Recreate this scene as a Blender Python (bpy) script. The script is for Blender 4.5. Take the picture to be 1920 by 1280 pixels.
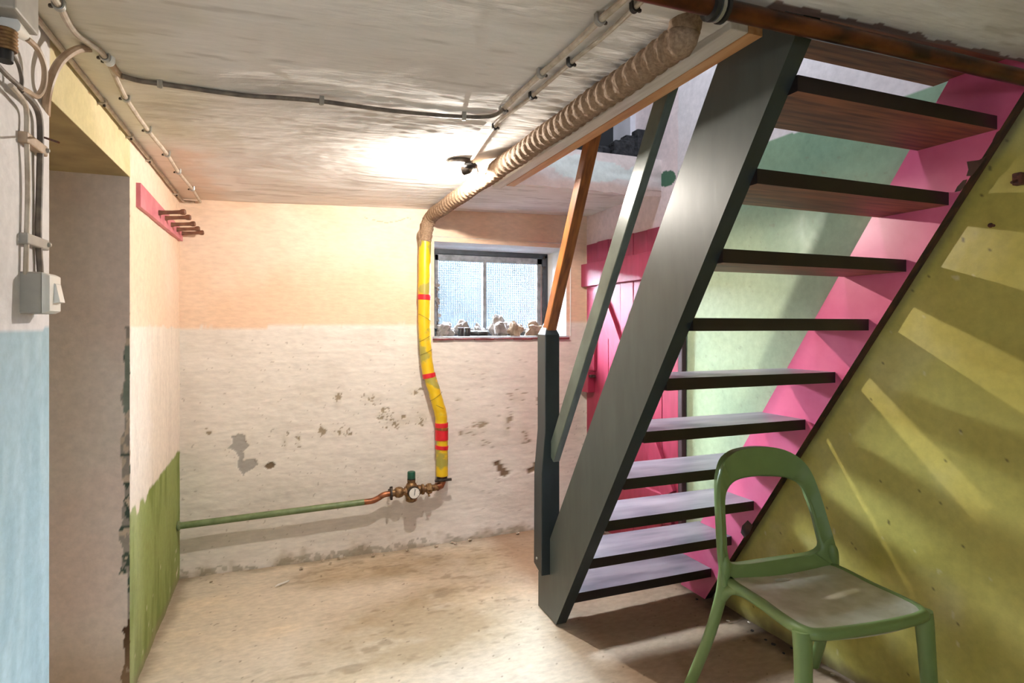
import bpy, bmesh, math, random
import numpy as np
from mathutils import Vector, Matrix

for o in list(bpy.data.objects): bpy.data.objects.remove(o)
S = bpy.context.scene
COL = S.collection
random.seed(7)

# ------------------------------------------------------------------ camera, sky, lights, exposure
FPX, HY, EYE = 1103.0, 612.0, 1.25
YAW = math.atan(430 / FPX)
cam_d = bpy.data.cameras.new('camera'); cam = bpy.data.objects.new('camera', cam_d); COL.objects.link(cam)
cam_d.sensor_width = 36; cam_d.lens = FPX / 1920 * 36
cam_d.shift_y = (HY - 640) / 1920
cam_d.clip_start = 0.02
cam.location = (0, 0, EYE); cam.rotation_euler = (math.pi / 2, 0, -YAW)
S.camera = cam

SKY = 560.0
world = bpy.data.worlds.new('overcast_sky'); S.world = world
world.use_nodes = True
bgn = world.node_tree.nodes['Background']
bgn.inputs[0].default_value = (0.80, 0.90, 1.0, 1); bgn.inputs[1].default_value = SKY

S.view_settings.view_transform = 'Standard'
S.view_settings.look = 'None'
S.view_settings.exposure = 0.22
S.view_settings.gamma = 1.0
S.view_settings.use_curve_mapping = False

BULB = Vector((0.645, 2.32, 1.868))
BULB_W = 52.0

def portal(name, loc, rot, sx, sy):
    d = bpy.data.lights.new(name, 'AREA'); d.shape = 'RECTANGLE'; d.size = sx; d.size_y = sy
    d.cycles.is_portal = True
    o = bpy.data.objects.new(name, d); o.location = loc; o.rotation_euler = rot; COL.objects.link(o)
    return o
portal('window_sky_portal', (1.22, 3.62, 1.46), (-math.pi / 2, 0, 0), 0.86, 0.60)
portal('stairwell_sky_portal', (1.2, 1.75, 3.58), (0, 0, 0), 0.26, 0.26)
portal('rear_fill_sky_portal', (-0.1, -1.32, 1.45), (math.pi / 2, 0, 0), 0.6, 0.50)  # unseen opening added behind the camera for cool fill

# ------------------------------------------------------------------ helpers
def lin(c):
    c = c.lstrip('#'); r = [int(c[i:i + 2], 16) / 255 for i in (0, 2, 4)]
    return tuple(x / 12.92 if x <= .04045 else ((x + .055) / 1.055) ** 2.4 for x in r)
fF = np.array([math.sin(YAW), math.cos(YAW), 0]); fR = np.array([math.cos(YAW), -math.sin(YAW), 0])
CAM = np.array([0, 0, EYE])
def ray(x, y): return fF + (x - 960) / FPX * fR + (HY - y) / FPX * np.array([0, 0, 1.])
# measured point of the photograph -> point on a real plane of the room (X, Y or Z constant, in metres)
def WX(x, y, X): d = ray(x, y); return Vector(CAM + d * (X / d[0]))
def WY(x, y, Y): d = ray(x, y); return Vector(CAM + d * (Y / d[1]))
def WZ(x, y, z): d = ray(x, y); return Vector(CAM + d * ((z - EYE) / d[2]))

XL, YB = -0.477, 3.328                       # left wall, back wall
def xr(Y): return 1.81 + 0.036 * (YB - Y)    # right wall, slightly out of square
def zc(X): return 1.884 + 0.031 * (X + 0.477)  # ceiling rises gently to the right

def vnoise(x, y, seed=0):
    xi = np.floor(x); yi = np.floor(y); xf = x - xi; yf = y - yi
    def hsh(a, b):
        s = np.sin(a * 127.1 + b * 311.7 + seed * 74.7) * 43758.5453
        return s - np.floor(s)
    u = xf * xf * (3 - 2 * xf); v = yf * yf * (3 - 2 * yf)
    return (hsh(xi, yi) * (1 - u) + hsh(xi + 1, yi) * u) * (1 - v) + (hsh(xi, yi + 1) * (1 - u) + hsh(xi + 1, yi + 1) * u) * v
def fbm(x, y, seed=0, octv=4):
    r = 0; a = .5; t = 0
    for k in range(octv):
        r = r + a * vnoise(x, y, seed + k * 13); t += a; a *= .5; x = x * 2.03; y = y * 2.03
    return r / t
def sstep(a, b, x):
    t = np.clip((x - a) / (b - a), 0, 1); return t * t * (3 - 2 * t)
def mixc(c, d, m): return c * (1 - m[..., None]) + np.array(d) * m[..., None]
def inpoly(px, py, poly):
    r = np.zeros(px.shape, bool); n = len(poly); j = n - 1
    for i in range(n):
        xi, yi = poly[i]; xj, yj = poly[j]
        c = ((yi > py) != (yj > py)) & (px < (xj - xi) * (py - yi) / (yj - yi + 1e-12) + xi)
        r ^= c; j = i
    return r
def segs(*parts):
    out = []
    for a, b, st in parts:
        n = max(1, int(round((b - a) / st))); out += list(np.linspace(a, b, n + 1)[:-1])
    out.append(parts[-1][1]); return np.array(out)

# ---- materials
def nmat(name):
    m = bpy.data.materials.new(name); m.use_nodes = True
    nt = m.node_tree; return m, nt, nt.nodes['Principled BSDF']
def add_bump(nt, b, src, strength, dist):
    bp = nt.nodes.new('ShaderNodeBump'); bp.inputs['Strength'].default_value = strength; bp.inputs['Distance'].default_value = dist
    nt.links.new(src, bp.inputs['Height']); nt.links.new(bp.outputs[0], b.inputs['Normal'])
def paint_mat(name, rough=.7, bump=.4, dist=.002, scale=60, stretch=(1, 1, 1), spec=.3, var=.10):
    m, nt, b = nmat(name)
    at = nt.nodes.new('ShaderNodeAttribute'); at.attribute_name = 'paint'
    tc = nt.nodes.new('ShaderNodeTexCoord'); mp = nt.nodes.new('ShaderNodeMapping'); mp.inputs['Scale'].default_value = stretch
    nt.links.new(tc.outputs['Object'], mp.inputs['Vector'])
    n1 = nt.nodes.new('ShaderNodeTexNoise'); n1.inputs['Scale'].default_value = scale; n1.inputs['Detail'].default_value = 5; n1.inputs['Roughness'].default_value = .6
    nt.links.new(mp.outputs[0], n1.inputs['Vector'])
    mr = nt.nodes.new('ShaderNodeMapRange'); mr.inputs[1].default_value = .3; mr.inputs[2].default_value = .7
    mr.inputs[3].default_value = 1 - var; mr.inputs[4].default_value = 1 + var * .6
    nt.links.new(n1.outputs[0], mr.inputs[0])
    mx = nt.nodes.new('ShaderNodeVectorMath'); mx.operation = 'SCALE'
    nt.links.new(at.outputs['Color'], mx.inputs[0]); nt.links.new(mr.outputs[0], mx.inputs['Scale'])
    nt.links.new(mx.outputs[0], b.inputs['Base Color'])
    b.inputs['Roughness'].default_value = rough; b.inputs['Specular IOR Level'].default_value = spec
    rr = nt.nodes.new('ShaderNodeMapRange'); rr.inputs[3].default_value = rough; rr.inputs[4].default_value = .95
    nt.links.new(at.outputs['Alpha'], rr.inputs[0]); nt.links.new(rr.outputs[0], b.inputs['Roughness'])
    add_bump(nt, b, n1.outputs[0], bump, dist)
    return m
def solid(name, col, rough=.5, metal=0, var=.15, scale=30, stretch=(1, 1, 1), bump=.15, dist=.002, col2=None, spec=.5, detail=4, lo=.35, hi=.65):
    m, nt, b = nmat(name)
    c1 = lin(col) if isinstance(col, str) else col
    c2 = (lin(col2) if isinstance(col2, str) else col2) if col2 else tuple(x * (1 - var) for x in c1)
    tc = nt.nodes.new('ShaderNodeTexCoord'); mp = nt.nodes.new('ShaderNodeMapping'); mp.inputs['Scale'].default_value = stretch
    nt.links.new(tc.outputs['Object'], mp.inputs['Vector'])
    n1 = nt.nodes.new('ShaderNodeTexNoise'); n1.inputs['Scale'].default_value = scale; n1.inputs['Detail'].default_value = detail
    nt.links.new(mp.outputs[0], n1.inputs['Vector'])
    cr = nt.nodes.new('ShaderNodeValToRGB'); cr.color_ramp.elements[0].position = lo; cr.color_ramp.elements[1].position = hi
    cr.color_ramp.elements[0].color = (*c2, 1); cr.color_ramp.elements[1].color = (*c1, 1)
    nt.links.new(n1.outputs[0], cr.inputs[0]); nt.links.new(cr.outputs[0], b.inputs['Base Color'])
    b.inputs['Roughness'].default_value = rough; b.inputs['Metallic'].default_value = metal; b.inputs['Specular IOR Level'].default_value = spec
    if bump: add_bump(nt, b, n1.outputs[0], bump, dist)
    return m

M = {}
M['plaster'] = paint_mat('painted_plaster', .75, .35, .003, 45)
M['plaster_ceiling'] = paint_mat('brushed_whitewash', .8, .5, .004, 40, (.35, 2.2, 1), var=.06)
M['plaster_back'] = paint_mat('limewashed_wall_paint', .75, .4, .003, 42, (.5, 1, 1.6))
M['gloss_wall'] = paint_mat('gloss_wall_paint', .34, .25, .002, 35, spec=.45, var=.12)
M['floor'] = paint_mat('worn_concrete', .72, .45, .003, 38, (.7, 1.3, 1), spec=.12, var=.16)
M['stringer'] = solid('dark_green_gloss_paint', '4b514c', .42, var=.18, scale=22, stretch=(1, 1, .25), bump=.12, dist=.003)
M['rail_green'] = solid('green_rail_paint', '5d685e', .30, var=.35, scale=26, stretch=(1, .4, .4), bump=.35, dist=.003)
M['newel'] = solid('black_green_paint', '283032', .35, var=.25, scale=20, stretch=(1, 1, .3))
M['handrail'] = solid('oiled_brown_wood', '9a5c26', .38, col2='6f3c15', scale=18, stretch=(4, 1, .5), bump=.15)
M['tread_top'] = solid('worn_tread_paint', '80757b', .38, col2='585059', scale=9, stretch=(.35, 1.6, 1), bump=.1)
M['tread_edge'] = solid('dark_tread_edge_paint', '1f100d', .4, col2='100706', scale=16, stretch=(.3, 1, 1))
M['tread_wood'] = solid('brown_tread_wood', '9a5c38', .5, col2='66381f', scale=9, stretch=(.6, 7, 7), bump=.2)
M['pink'] = solid('pink_gloss_paint', 'd9698c', .33, col2='cf5a7f', scale=8, bump=.08)
M['brown_bare'] = solid('bare_brown_timber_edge', '4a2b18', .7, col2='25140c', scale=40, stretch=(1, .6, .6), bump=.6, dist=.004)
M['door'] = solid('crimson_door_paint', '982e49', .45, col2='8a273f', scale=10, stretch=(1, 3, .6), bump=.12)
M['door_dark'] = solid('dark_door_gap', '3a2025', .7)
M['hessian'] = solid('hessian_wrap', 'a0856b', .9, col2='7c634c', scale=120, bump=.7, dist=.003, lo=.3, hi=.7)
M['yellow'] = solid('yellow_tape_wrap', 'dfb818', .38, col2='a79b45', scale=6.5, stretch=(1, 1, 1.2), bump=.1, lo=.42, hi=.47)
M['red_tape'] = solid('red_tape', 'd6202a', .4)
M['ink'] = solid('dark_tape_seam', '6b6420', .6)
M['pipe_green'] = solid('green_pipe_paint', '748459', .45, col2='5f7046', scale=30)
M['copper'] = solid('tarnished_copper', 'a86a48', .42, metal=.75, col2='6f4430', scale=35)
M['brass'] = solid('dull_brass', '9a7a50', .5, metal=.6, col2='6a4b33', scale=60, bump=.4)
M['dark_metal'] = solid('dark_rusty_metal', '4a4038', .55, metal=.5, col2='2b231e', scale=50)
M['copper_dark'] = solid('dark_varnished_copper_pipe', '6e3c1e', .28, metal=.5, col2='2a130a', scale=9, stretch=(1, 2, 2), bump=.05)
M['chrome'] = solid('grey_steel', 'b5b5b0', .35, metal=.8)
M['white_plastic'] = solid('white_plastic', 'e6e3dc', .4, var=.05)
M['grey_plastic'] = solid('grey_plastic', 'a29c92', .5, var=.12)
M['cap_green'] = solid('dark_green_plastic', '1f5a46', .4)
M['black'] = solid('black_rubber', '1b1918', .5)
M['cable_pale'] = solid('pale_painted_cable', 'c9bcab', .6, col2='ae9f8c', scale=40)
M['cable_dark'] = solid('grey_brown_cable', '7b6f62', .6, col2='5b5148', scale=40)
M['cable_tan'] = solid('tan_sheathed_cable', 'b39a80', .5, col2='9a8067', scale=30)
M['rack_pink'] = solid('faded_pink_board', 'd3808b', .5, col2='c06a77', scale=14)
M['peg'] = solid('brown_wood_peg', '7d5540', .55, col2='5e3c2c', scale=40)
M['chair'] = solid('green_moulded_plastic', '748a52', .38, var=.06, scale=20, bump=.04)
M['chair_seat'] = solid('dusty_green_seat', 'c8c3b2', .42, col2='aea78f', scale=14, bump=.08)
M['frame_metal'] = solid('grey_window_metal', '8d9095', .5, col2='6a6d72', scale=30)
M['frame_dark'] = solid('dark_window_frame', '3b4046', .55, var=.3)
M['wire'] = solid('wire_in_glass', '6f7c88', .5)
M['paper'] = solid('crumpled_brown_paper', '94806c', .9, col2='7a6654', scale=25, bump=.3)
M['paper_grey'] = solid('crumpled_grey_paper', '8a827c', .9, col2='6c6560', scale=25, bump=.3)
M['tile_red'] = solid('dark_red_sill_tile', '7a3a38', .45, col2='582726', scale=30)
M['orange_wood'] = solid('bare_orange_pine', 'd3a272', .6, col2='bb8653', scale=10, stretch=(6, .5, 6), bump=.3)
M['white_wood'] = solid('white_painted_timber', 'd8d1c8', .65, col2='c6bdb2', scale=14, stretch=(5, .4, 5), bump=.3)
M['chip'] = solid('plaster_chip', 'c9bba6', .9, col2='8e7d68', scale=60)
M['rust'] = solid('rusty_iron', '6b3a26', .8, col2='33180f', scale=60, bump=.5)
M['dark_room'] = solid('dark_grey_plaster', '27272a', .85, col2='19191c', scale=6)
M['rubble'] = solid('dark_rubble', '2f2e31', .95, col2='17171a', scale=40, bump=1, dist=.01)
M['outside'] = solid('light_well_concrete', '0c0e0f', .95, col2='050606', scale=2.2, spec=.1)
M['unseen'] = solid('plain_grey_plaster', 'b9b2a8', .85, var=.1)
M['dial'] = solid('white_gauge_dial', 'efece4', .4, var=.03)

def glass_mat(nm='wired_window_glass', tint=(.93, .96, .98, 1)):
    m = bpy.data.materials.new(nm); m.use_nodes = True; nt = m.node_tree
    for n in list(nt.nodes): nt.nodes.remove(n)
    out = nt.nodes.new('ShaderNodeOutputMaterial'); tr = nt.nodes.new('ShaderNodeBsdfTransparent'); gl = nt.nodes.new('ShaderNodeBsdfGlossy'); mx = nt.nodes.new('ShaderNodeMixShader')
    tr.inputs[0].default_value = tint; gl.inputs['Roughness'].default_value = .15; mx.inputs[0].default_value = .07
    nt.links.new(tr.outputs[0], mx.inputs[1]); nt.links.new(gl.outputs[0], mx.inputs[2]); nt.links.new(mx.outputs[0], out.inputs[0])
    return m
M['glass'] = glass_mat()
M['fill_glass'] = glass_mat('dimming_fill_glass', (.023, .0235, .024, 1))  # dark tint only turns down the added rear fill
M['roof_glass'] = glass_mat('dimming_roof_glass', (.30, .30, .31, 1))  # tint only turns down the daylight from the added roof light
def bulb_mat():
    m = bpy.data.materials.new('lit_bulb_glass'); m.use_nodes = True; nt = m.node_tree
    for n in list(nt.nodes): nt.nodes.remove(n)
    out = nt.nodes.new('ShaderNodeOutputMaterial'); tr = nt.nodes.new('ShaderNodeBsdfTransparent'); em = nt.nodes.new('ShaderNodeEmission'); ad = nt.nodes.new('ShaderNodeAddShader')
    em.inputs[0].default_value = (1, .93, .82, 1); em.inputs[1].default_value = 14
    nt.links.new(tr.outputs[0], ad.inputs[0]); nt.links.new(em.outputs[0], ad.inputs[1]); nt.links.new(ad.outputs[0], out.inputs[0])
    return m
M['bulb'] = bulb_mat()

# ---- objects
def tag(o, label=None, cat=None, group=None, kind=None):
    if label: o['label'] = label
    if cat: o['category'] = cat
    if group: o['group'] = group
    if kind: o['kind'] = kind
    return o
def empty(name, loc=(0, 0, 0)):
    o = bpy.data.objects.new(name, None); o.location = loc; o.empty_display_size = .05; COL.objects.link(o); return o
def link(name, me, parent=None):
    o = bpy.data.objects.new(name, me); COL.objects.link(o)
    if parent:
        o.parent = parent
        top = parent; off = Vector(top.location)
        while top.parent: top = top.parent; off += Vector(top.location)
        o.location = -off
    return o

class MB:
    def __init__(s): s.v = []; s.f = []; s.m = []; s.mi = 0
    def add(s, vs, fs):
        b = len(s.v); s.v += [tuple(x) for x in vs]; s.f += [tuple(b + i for i in f) for f in fs]; s.m += [s.mi] * len(fs); return s
    def box(s, lo, hi):
        x0, y0, z0 = lo; x1, y1, z1 = hi
        return s.add([(x0, y0, z0), (x1, y0, z0), (x1, y1, z0), (x0, y1, z0), (x0, y0, z1), (x1, y0, z1), (x1, y1, z1), (x0, y1, z1)],
                     [(0, 3, 2, 1), (4, 5, 6, 7), (0, 1, 5, 4), (1, 2, 6, 5), (2, 3, 7, 6), (3, 0, 4, 7)])
    def hexa(s, bot, top):
        n = len(bot)
        return s.add(list(bot) + list(top), [tuple(range(n))[::-1], tuple(range(n, 2 * n))] + [(i, (i + 1) % n, n + (i + 1) % n, n + i) for i in range(n)])
    def beam(s, a, b, w, d, up=(0, 0, 1)):          # rectangular bar a->b, w along side, d along up
        a, b = Vector(a), Vector(b); t = (b - a).normalized(); sd = t.cross(Vector(up)).normalized(); u = sd.cross(t)
        q = [sd * w / 2 + u * d / 2, -sd * w / 2 + u * d / 2, -sd * w / 2 - u * d / 2, sd * w / 2 - u * d / 2]
        return s.hexa([a + x for x in q], [b + x for x in q])
    def tube(s, pts, r, n=12, caps=True, rfun=None):
        pts = [Vector(p) for p in pts]; k = len(pts); rs = r if isinstance(r, (list, tuple)) else [r] * k
        vs = []; prev = None
        for i, p in enumerate(pts):
            t = (pts[min(i + 1, k - 1)] - pts[max(i - 1, 0)]).normalized()
            if prev is None:
                a = Vector((0, 0, 1)) if abs(t.z) < .9 else Vector((1, 0, 0)); u = t.cross(a).normalized()
            else:
                u = (prev - t * prev.dot(t)).normalized()
            prev = u; w = t.cross(u)
            for j in range(n):
                an = 2 * math.pi * j / n; rr = rs[i] if rfun is None else rfun(i, j / n, rs[i])
                vs.append(p + (u * math.cos(an) + w * math.sin(an)) * rr)
        fs = [(i * n + j, i * n + (j + 1) % n, (i + 1) * n + (j + 1) % n, (i + 1) * n + j) for i in range(k - 1) for j in range(n)]
        if caps: fs += [tuple(range(n))[::-1], tuple((k - 1) * n + j for j in range(n))]
        return s.add(vs, fs)
    def lathe(s, prof, org, axis, n=20):            # prof: (radius, along)
        org = Vector(org); t = Vector(axis).normalized(); a = Vector((0, 0, 1)) if abs(t.z) < .9 else Vector((1, 0, 0)); u = t.cross(a).normalized(); w = t.cross(u)
        vs = []
        for r, h in prof:
            for j in range(n):
                an = 2 * math.pi * j / n; vs.append(org + t * h + (u * math.cos(an) + w * math.sin(an)) * max(r, 1e-5))
        k = len(prof)
        fs = [(i * n + j, i * n + (j + 1) % n, (i + 1) * n + (j + 1) % n, (i + 1) * n + j) for i in range(k - 1) for j in range(n)]
        fs += [tuple(range(n))[::-1], tuple((k - 1) * n + j for j in range(n))]
        return s.add(vs, fs)
    def build(s, name, mats, parent=None, bevel=0, smooth=True, ang=35):
        me = bpy.data.meshes.new(name); me.from_pydata(s.v, [], s.f)
        bm = bmesh.new(); bm.from_mesh(me)
        for f, k in zip(bm.faces, s.m): f.material_index = k
        bmesh.ops.recalc_face_normals(bm, faces=bm.faces[:])
        if bevel:
            es = [e for e in bm.edges if len(e.link_faces) == 2 and e.calc_face_angle(0) > .6]
            bmesh.ops.bevel(bm, geom=es, offset=bevel, segments=2, affect='EDGES', profile=.5)
        for f in bm.faces: f.smooth = smooth
        bm.to_mesh(me); bm.free()
        for m in (mats if isinstance(mats, (list, tuple)) else [mats]): me.materials.append(M[m])
        if smooth: me.set_sharp_from_angle(angle=math.radians(18 if bevel else ang))
        return link(name, me, parent)

def catmull(pts, n=8):
    P = [Vector(p) for p in pts]; out = []
    for i in range(len(P) - 1):
        p0, p1, p2, p3 = P[max(i - 1, 0)], P[i], P[i + 1], P[min(i + 2, len(P) - 1)]
        for k in range(n):
            t = k / n
            out.append(.5 * ((2 * p1) + (p2 - p0) * t + (2 * p0 - 5 * p1 + 4 * p2 - p3) * t * t + (3 * p1 - p0 - 3 * p2 + p3) * t ** 3))
    out.append(P[-1]); return out

def sheet(name, us, vs, pos, col, mat, keep=None, parent=None):
    U, V = np.meshgrid(us, vs); nu, nv = len(us), len(vs)
    P = pos(U, V).reshape(-1, 3); C = col(U, V).reshape(-1, 4)
    uc = (us[1:] + us[:-1]) / 2; vc = (vs[1:] + vs[:-1]) / 2
    UC, VC = np.meshgrid(uc, vc)
    k = np.ones(UC.shape, bool) if keep is None else keep(UC, VC)
    jj, ii = np.nonzero(k); a = jj * nu + ii
    Q = np.stack([a, a + 1, a + nu + 1, a + nu], 1)
    used = np.zeros(nu * nv, bool); used[Q.ravel()] = True
    remap = np.cumsum(used) - 1; Q = remap[Q]; P = P[used]; C = C[used]
    me = bpy.data.meshes.new(name)
    me.vertices.add(len(P)); me.vertices.foreach_set('co', P.astype(np.float32).ravel())
    me.loops.add(Q.size); me.loops.foreach_set('vertex_index', Q.ravel().astype(np.int32))
    me.polygons.add(len(Q)); me.polygons.foreach_set('loop_start', (np.arange(len(Q)) * 4).astype(np.int32))
    me.polygons.foreach_set('loop_total', np.full(len(Q), 4, np.int32))
    me.polygons.foreach_set('use_smooth', np.ones(len(Q), bool))
    me.update(calc_edges=True)
    at = me.color_attributes.new('paint', 'FLOAT_COLOR', 'POINT'); at.data.foreach_set('color', C.astype(np.float32).ravel())
    me.materials.append(M[mat])
    return link(name, me, parent)
def rgba(c, a): return np.concatenate([c, a[..., None]], -1)
def base(U, col): return np.broadcast_to(np.array(lin(col)), U.shape + (3,)).copy()

# ------------------------------------------------------------------ room shell
# back wall ---------------------------------------------------------
GREY = [(-.247, .686), (-.211, .695), (-.179, .691), (-.176, .666), (-.163, .64), (-.188, .602), (-.188, .562), (-.137, .562), (-.121, .531), (-.165, .504), (-.192, .48), (-.215, .534), (-.211, .573), (-.229, .615), (-.266, .633), (-.239, .656)]
HOLES = [[(1.178, .432), (1.215, .444), (1.234, .409), (1.278, .372), (1.246, .344), (1.215, .352), (1.209, .388)], [(1.39, .378), (1.432, .386), (1.445, .421), (1.464, .407), (1.458, .36), (1.406, .351)], [(-.085, .52), (-.05, .545), (-.035, .53), (-.045, .505), (-.06, .5)]]
SPK = [(.467, .854, .075, .045), (.521, .765, .05, .05), (.60, .717, .10, .05), (.70, .885, .05, .03), (.741, .719, .05, .05), (1.032, .62, .08, .06), (1.104, .668, .06, .05), (.29, .671, .07, .035), (.015, .65, .02, .06), (.08, .65, .02, .05), (.28, .851, .025, .05), (1.329, .822, .07, .045), (1.265, .665, .03, .10), (1.38, .587, .035, .08), (.199, .687, .03, .04), (.96, .826, .025, .02), (1.50, .80, .05, .12), (1.58, .62, .05, .12), (1.12, .56, .04, .03), (.30, .27, .04, .02), (-.35, .72, .04, .02)]
WIN = (0.815, 1.665, 1.19, 1.742)
def masks_back(U, V):
    dx = (fbm(U * 22, V * 22, 3, 3) - .5) * .03; dy = (fbm(U * 22, V * 22, 9, 3) - .5) * .03
    grey = inpoly(U + dx * .6, V + dy * .6, GREY)
    hole = np.zeros(U.shape, bool)
    for h in HOLES: hole |= inpoly(U + dx * .7, V + dy * .7, h)
    sp = np.zeros(U.shape)
    for x, z, a, b in SPK: sp = np.maximum(sp, 1 - np.sqrt(((U - x) / a) ** 2 + ((V - z) / b) ** 2))
    n = .6 * fbm(U * 38, V * 38, 21, 3) + .4 * fbm(U * 110, V * 110, 24, 2)
    spk = (sp > 0) & (n > .68 - .20 * np.clip(sp, 0, 1))
    return grey, hole, spk, sp
def back_pos(U, V):
    g, h, s, sp = masks_back(U, V)
    d = (fbm(U * 2.2, V * 2.2, 1, 3) - .5) * .02 * sstep(0, .15, U - XL) + (fbm(U * 14, V * 34, 5, 3) - .5) * .004
    d = d + .003 * g + .007 * h + .003 * s - .002 * np.clip(sp, 0, 1)
    d = d - .012 * sstep(.10, 0, V) * fbm(U * 9, V * 3, 8, 3)       # plaster swells at the foot
    return np.stack([U, YB + d, V], -1)
def back_col(U, V):
    g, h, s, sp = masks_back(U, V)
    c = base(U, 'e4dbd1')
    st = fbm(U * 7, V * 55, 31, 3)
    c *= (1 - .07 * sstep(.5, .75, st))[..., None]
    c = mixc(c, lin('cfc4b7'), .4 * sstep(.5, .8, fbm(U * 4, V * 5, 33, 4)))
    line = 1.243 + .017 * (U + .47) + (fbm(U * 8, V * 0, 17, 3) - .5) * .022 + (fbm(U * 60, V * 20, 18, 2) - .5) * .008
    pe = base(U, 'e6c5a8'); pe = mixc(pe, lin('ecd6c1'), .8 * sstep(.35, .75, fbm(U * 2.3, V * 2.3, 41, 4)))
    m = sstep(-.002, .002, V - line); c = c * (1 - m[..., None]) + pe * m[..., None]
    c = mixc(c, lin('eae0d6'), .7 * sstep(.0, .03, V - line + .03) * (1 - m) )
    crack = np.abs(V - (1.86 + .02 * np.sin(U * 9) + (fbm(U * 20, V * 0, 5, 2) - .5) * .03)) < .0025
    c = mixc(c, lin('a98a70'), .6 * (crack & (U > .42) & (U < .68)))
    c = mixc(c, lin('a8a29b'), g * 1.0); c = mixc(c, lin('7e6a55'), h * 1.0)
    c = mixc(c, np.array(lin('8d7a62')), s * .85)
    c = mixc(c, lin('a39574'), .35 * np.clip(sp, 0, .5))
    dirt = sstep(.045, -.02, V + (fbm(U * 14, V * 14, 51, 3) - .5) * .14)
    c = mixc(c, lin('a8967e'), .7 * dirt)
    mould = (V < .03 + .04 * fbm(U * 20, V * 5, 61, 2) - .015) & (fbm(U * 40, V * 40, 62, 2) > .5)
    c = mixc(c, lin('8a826c'), .5 * mould)
    pits = fbm(U * 90, V * 90, 71, 2) > .86
    c = mixc(c, lin('8a7a68'), .5 * pits * (V < 1.2))
    return rgba(c, np.clip(g * 1. + h + s, 0, 1))
tag(sheet('wall_back', segs((XL - .03, WIN[0], .006), (WIN[0], WIN[1], .02), (WIN[1], 1.86, .006)), segs((-.02, WIN[2], .006), (WIN[2], WIN[3], .02), (WIN[3], 1.975, .006)), back_pos, back_col, 'plaster_back',
          lambda u, v: ~((u > WIN[0]) & (u < WIN[1]) & (v > WIN[2]) & (v < WIN[3]))), 'peach and white flaking back wall with a small window', 'wall', kind='structure')

# left wall ---------------------------------------------------------
DY0, DY1, DZ = 1.57, 2.299, 1.75
def left_pos(U, V):
    d = (fbm(U * 2, V * 2, 101, 3) - .5) * .012 * sstep(.0, .12, YB - U) + (fbm(U * 20, V * 12, 102, 3) - .5) * .003
    d = d * (1 - ((U > DY0 - .06) & (U < DY1 + .04)) * 1.0)
    ed = np.exp(-((U - DY1) / .012) ** 2) * (U >= DY1 - .001) * (V < DZ)
    d = d - ed * .016 * fbm(U * 30, V * 30, 104, 3) * (1 + sstep(.7, .1, V))
    return np.stack([XL + d, U, V], -1)
def left_col(U, V):
    wob = (fbm(U * 9, V * 9, 111, 3) - .5)
    pe = base(U, 'e8cdb3'); pe = mixc(pe, lin('ecd9c7'), .7 * sstep(.4, .7, fbm(U * 2, V * 2, 112, 3)))
    c = base(U, 'e6dccf'); c *= (1 - .08 * sstep(.5, .8, fbm(U * 30, V * 5, 113, 3)))[..., None]
    m = sstep(-.004, .004, V - 1.25 - wob * .03); c = c * (1 - m[..., None]) + pe * m[..., None]
    gl = .63 + .03 * wob + (fbm(U * 60, V * 3, 114, 2) - .5) * .012 - .10 * sstep(2.62, 2.35, U) * sstep(.45, .7, fbm(U * 9, V * 3, 119, 2))
    gm = sstep(.006, -.006, V - gl) * (U > DY1)
    gcol = base(U, '8c9a58'); gcol = mixc(gcol, lin('74843f'), sstep(.4, .7, fbm(U * 18, V * 3, 115, 3))); gcol = mixc(gcol, lin('c4c9a4'), .7 * sstep(2.55, 2.32, U) * fbm(U * 12, V * 4, 116, 3))
    c = c * (1 - gm[..., None]) + gcol * gm[..., None]
    scr = (fbm(U * 50, V * 18, 120, 2) > .84) * gm * (V < .25); c = mixc(c, lin('d9d3bb'), .9 * scr)
    # yellow over the doorway
    ye = base(U, 'd9caa0'); ye = mixc(ye, lin('cbbd8f'), sstep(.4, .7, fbm(U * 5, V * 5, 117, 3)))
    my = (U < DY1 + .004 + wob * .01) & (V > DZ - .03) & (U > DY0 - .002); c = np.where(my[..., None], ye, c)
    # near side: bluish white over light blue
    near = U < DY0 + .001
    wh = base(U, 'dcd8d8'); bl = base(U, 'a3bbc5'); bl = mixc(bl, lin('9ab4be'), sstep(.35, .7, fbm(U * 7, V * 5, 121, 4))); bl = mixc(bl, lin('b2c8ce'), .6 * sstep(.5, .8, fbm(U * 30, V * 5, 122, 3)))
    mb = V < 1.244 + wob * .012
    nc = np.where(mb[..., None], bl, wh); c = np.where(near[..., None], nc, c)
    # crumbling corner of the doorway
    e = (U >= DY1) & (U < DY1 + .006 + .012 * fbm(V * 22, V * 0, 124, 3)) & (V < DZ - .05)
    n = fbm(U * 60, V * 26, 125, 3)
    ec = base(U, 'd8cbbb'); ec = mixc(ec, lin('a98a6b'), sstep(.45, .55, n)); ec = mixc(ec, lin('3f5546'), 1. * ((fbm(V * 9, U * 3, 127, 2) > .55) & (V < 1.25) & (n > .42)))
    ec = mixc(ec, lin('5b3c26'), 1. * ((V < .3) & (n > .45)))
    c = np.where(e[..., None], ec, c)
    c = mixc(c, lin('8f8268'), .6 * sstep(.05, 0, V + wob * .05) * (U > DY1))
    return rgba(c, e * .8)
tag(sheet('wall_left', segs((-1.3, 1.15, .05), (1.15, DY0, .012), (DY0, DY1, .008), (DY1, DY1 + .03, .003), (DY1 + .03, YB + .03, .008)), segs((-.02, DZ, .008), (DZ, 1.93, .008)), left_pos, left_col, 'plaster',
          lambda u, v: ~((u > DY0) & (u < DY1) & (v < DZ))), 'left wall with a doorway, peach, yellow, white, green and blue paint', 'wall', kind='structure')
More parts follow.
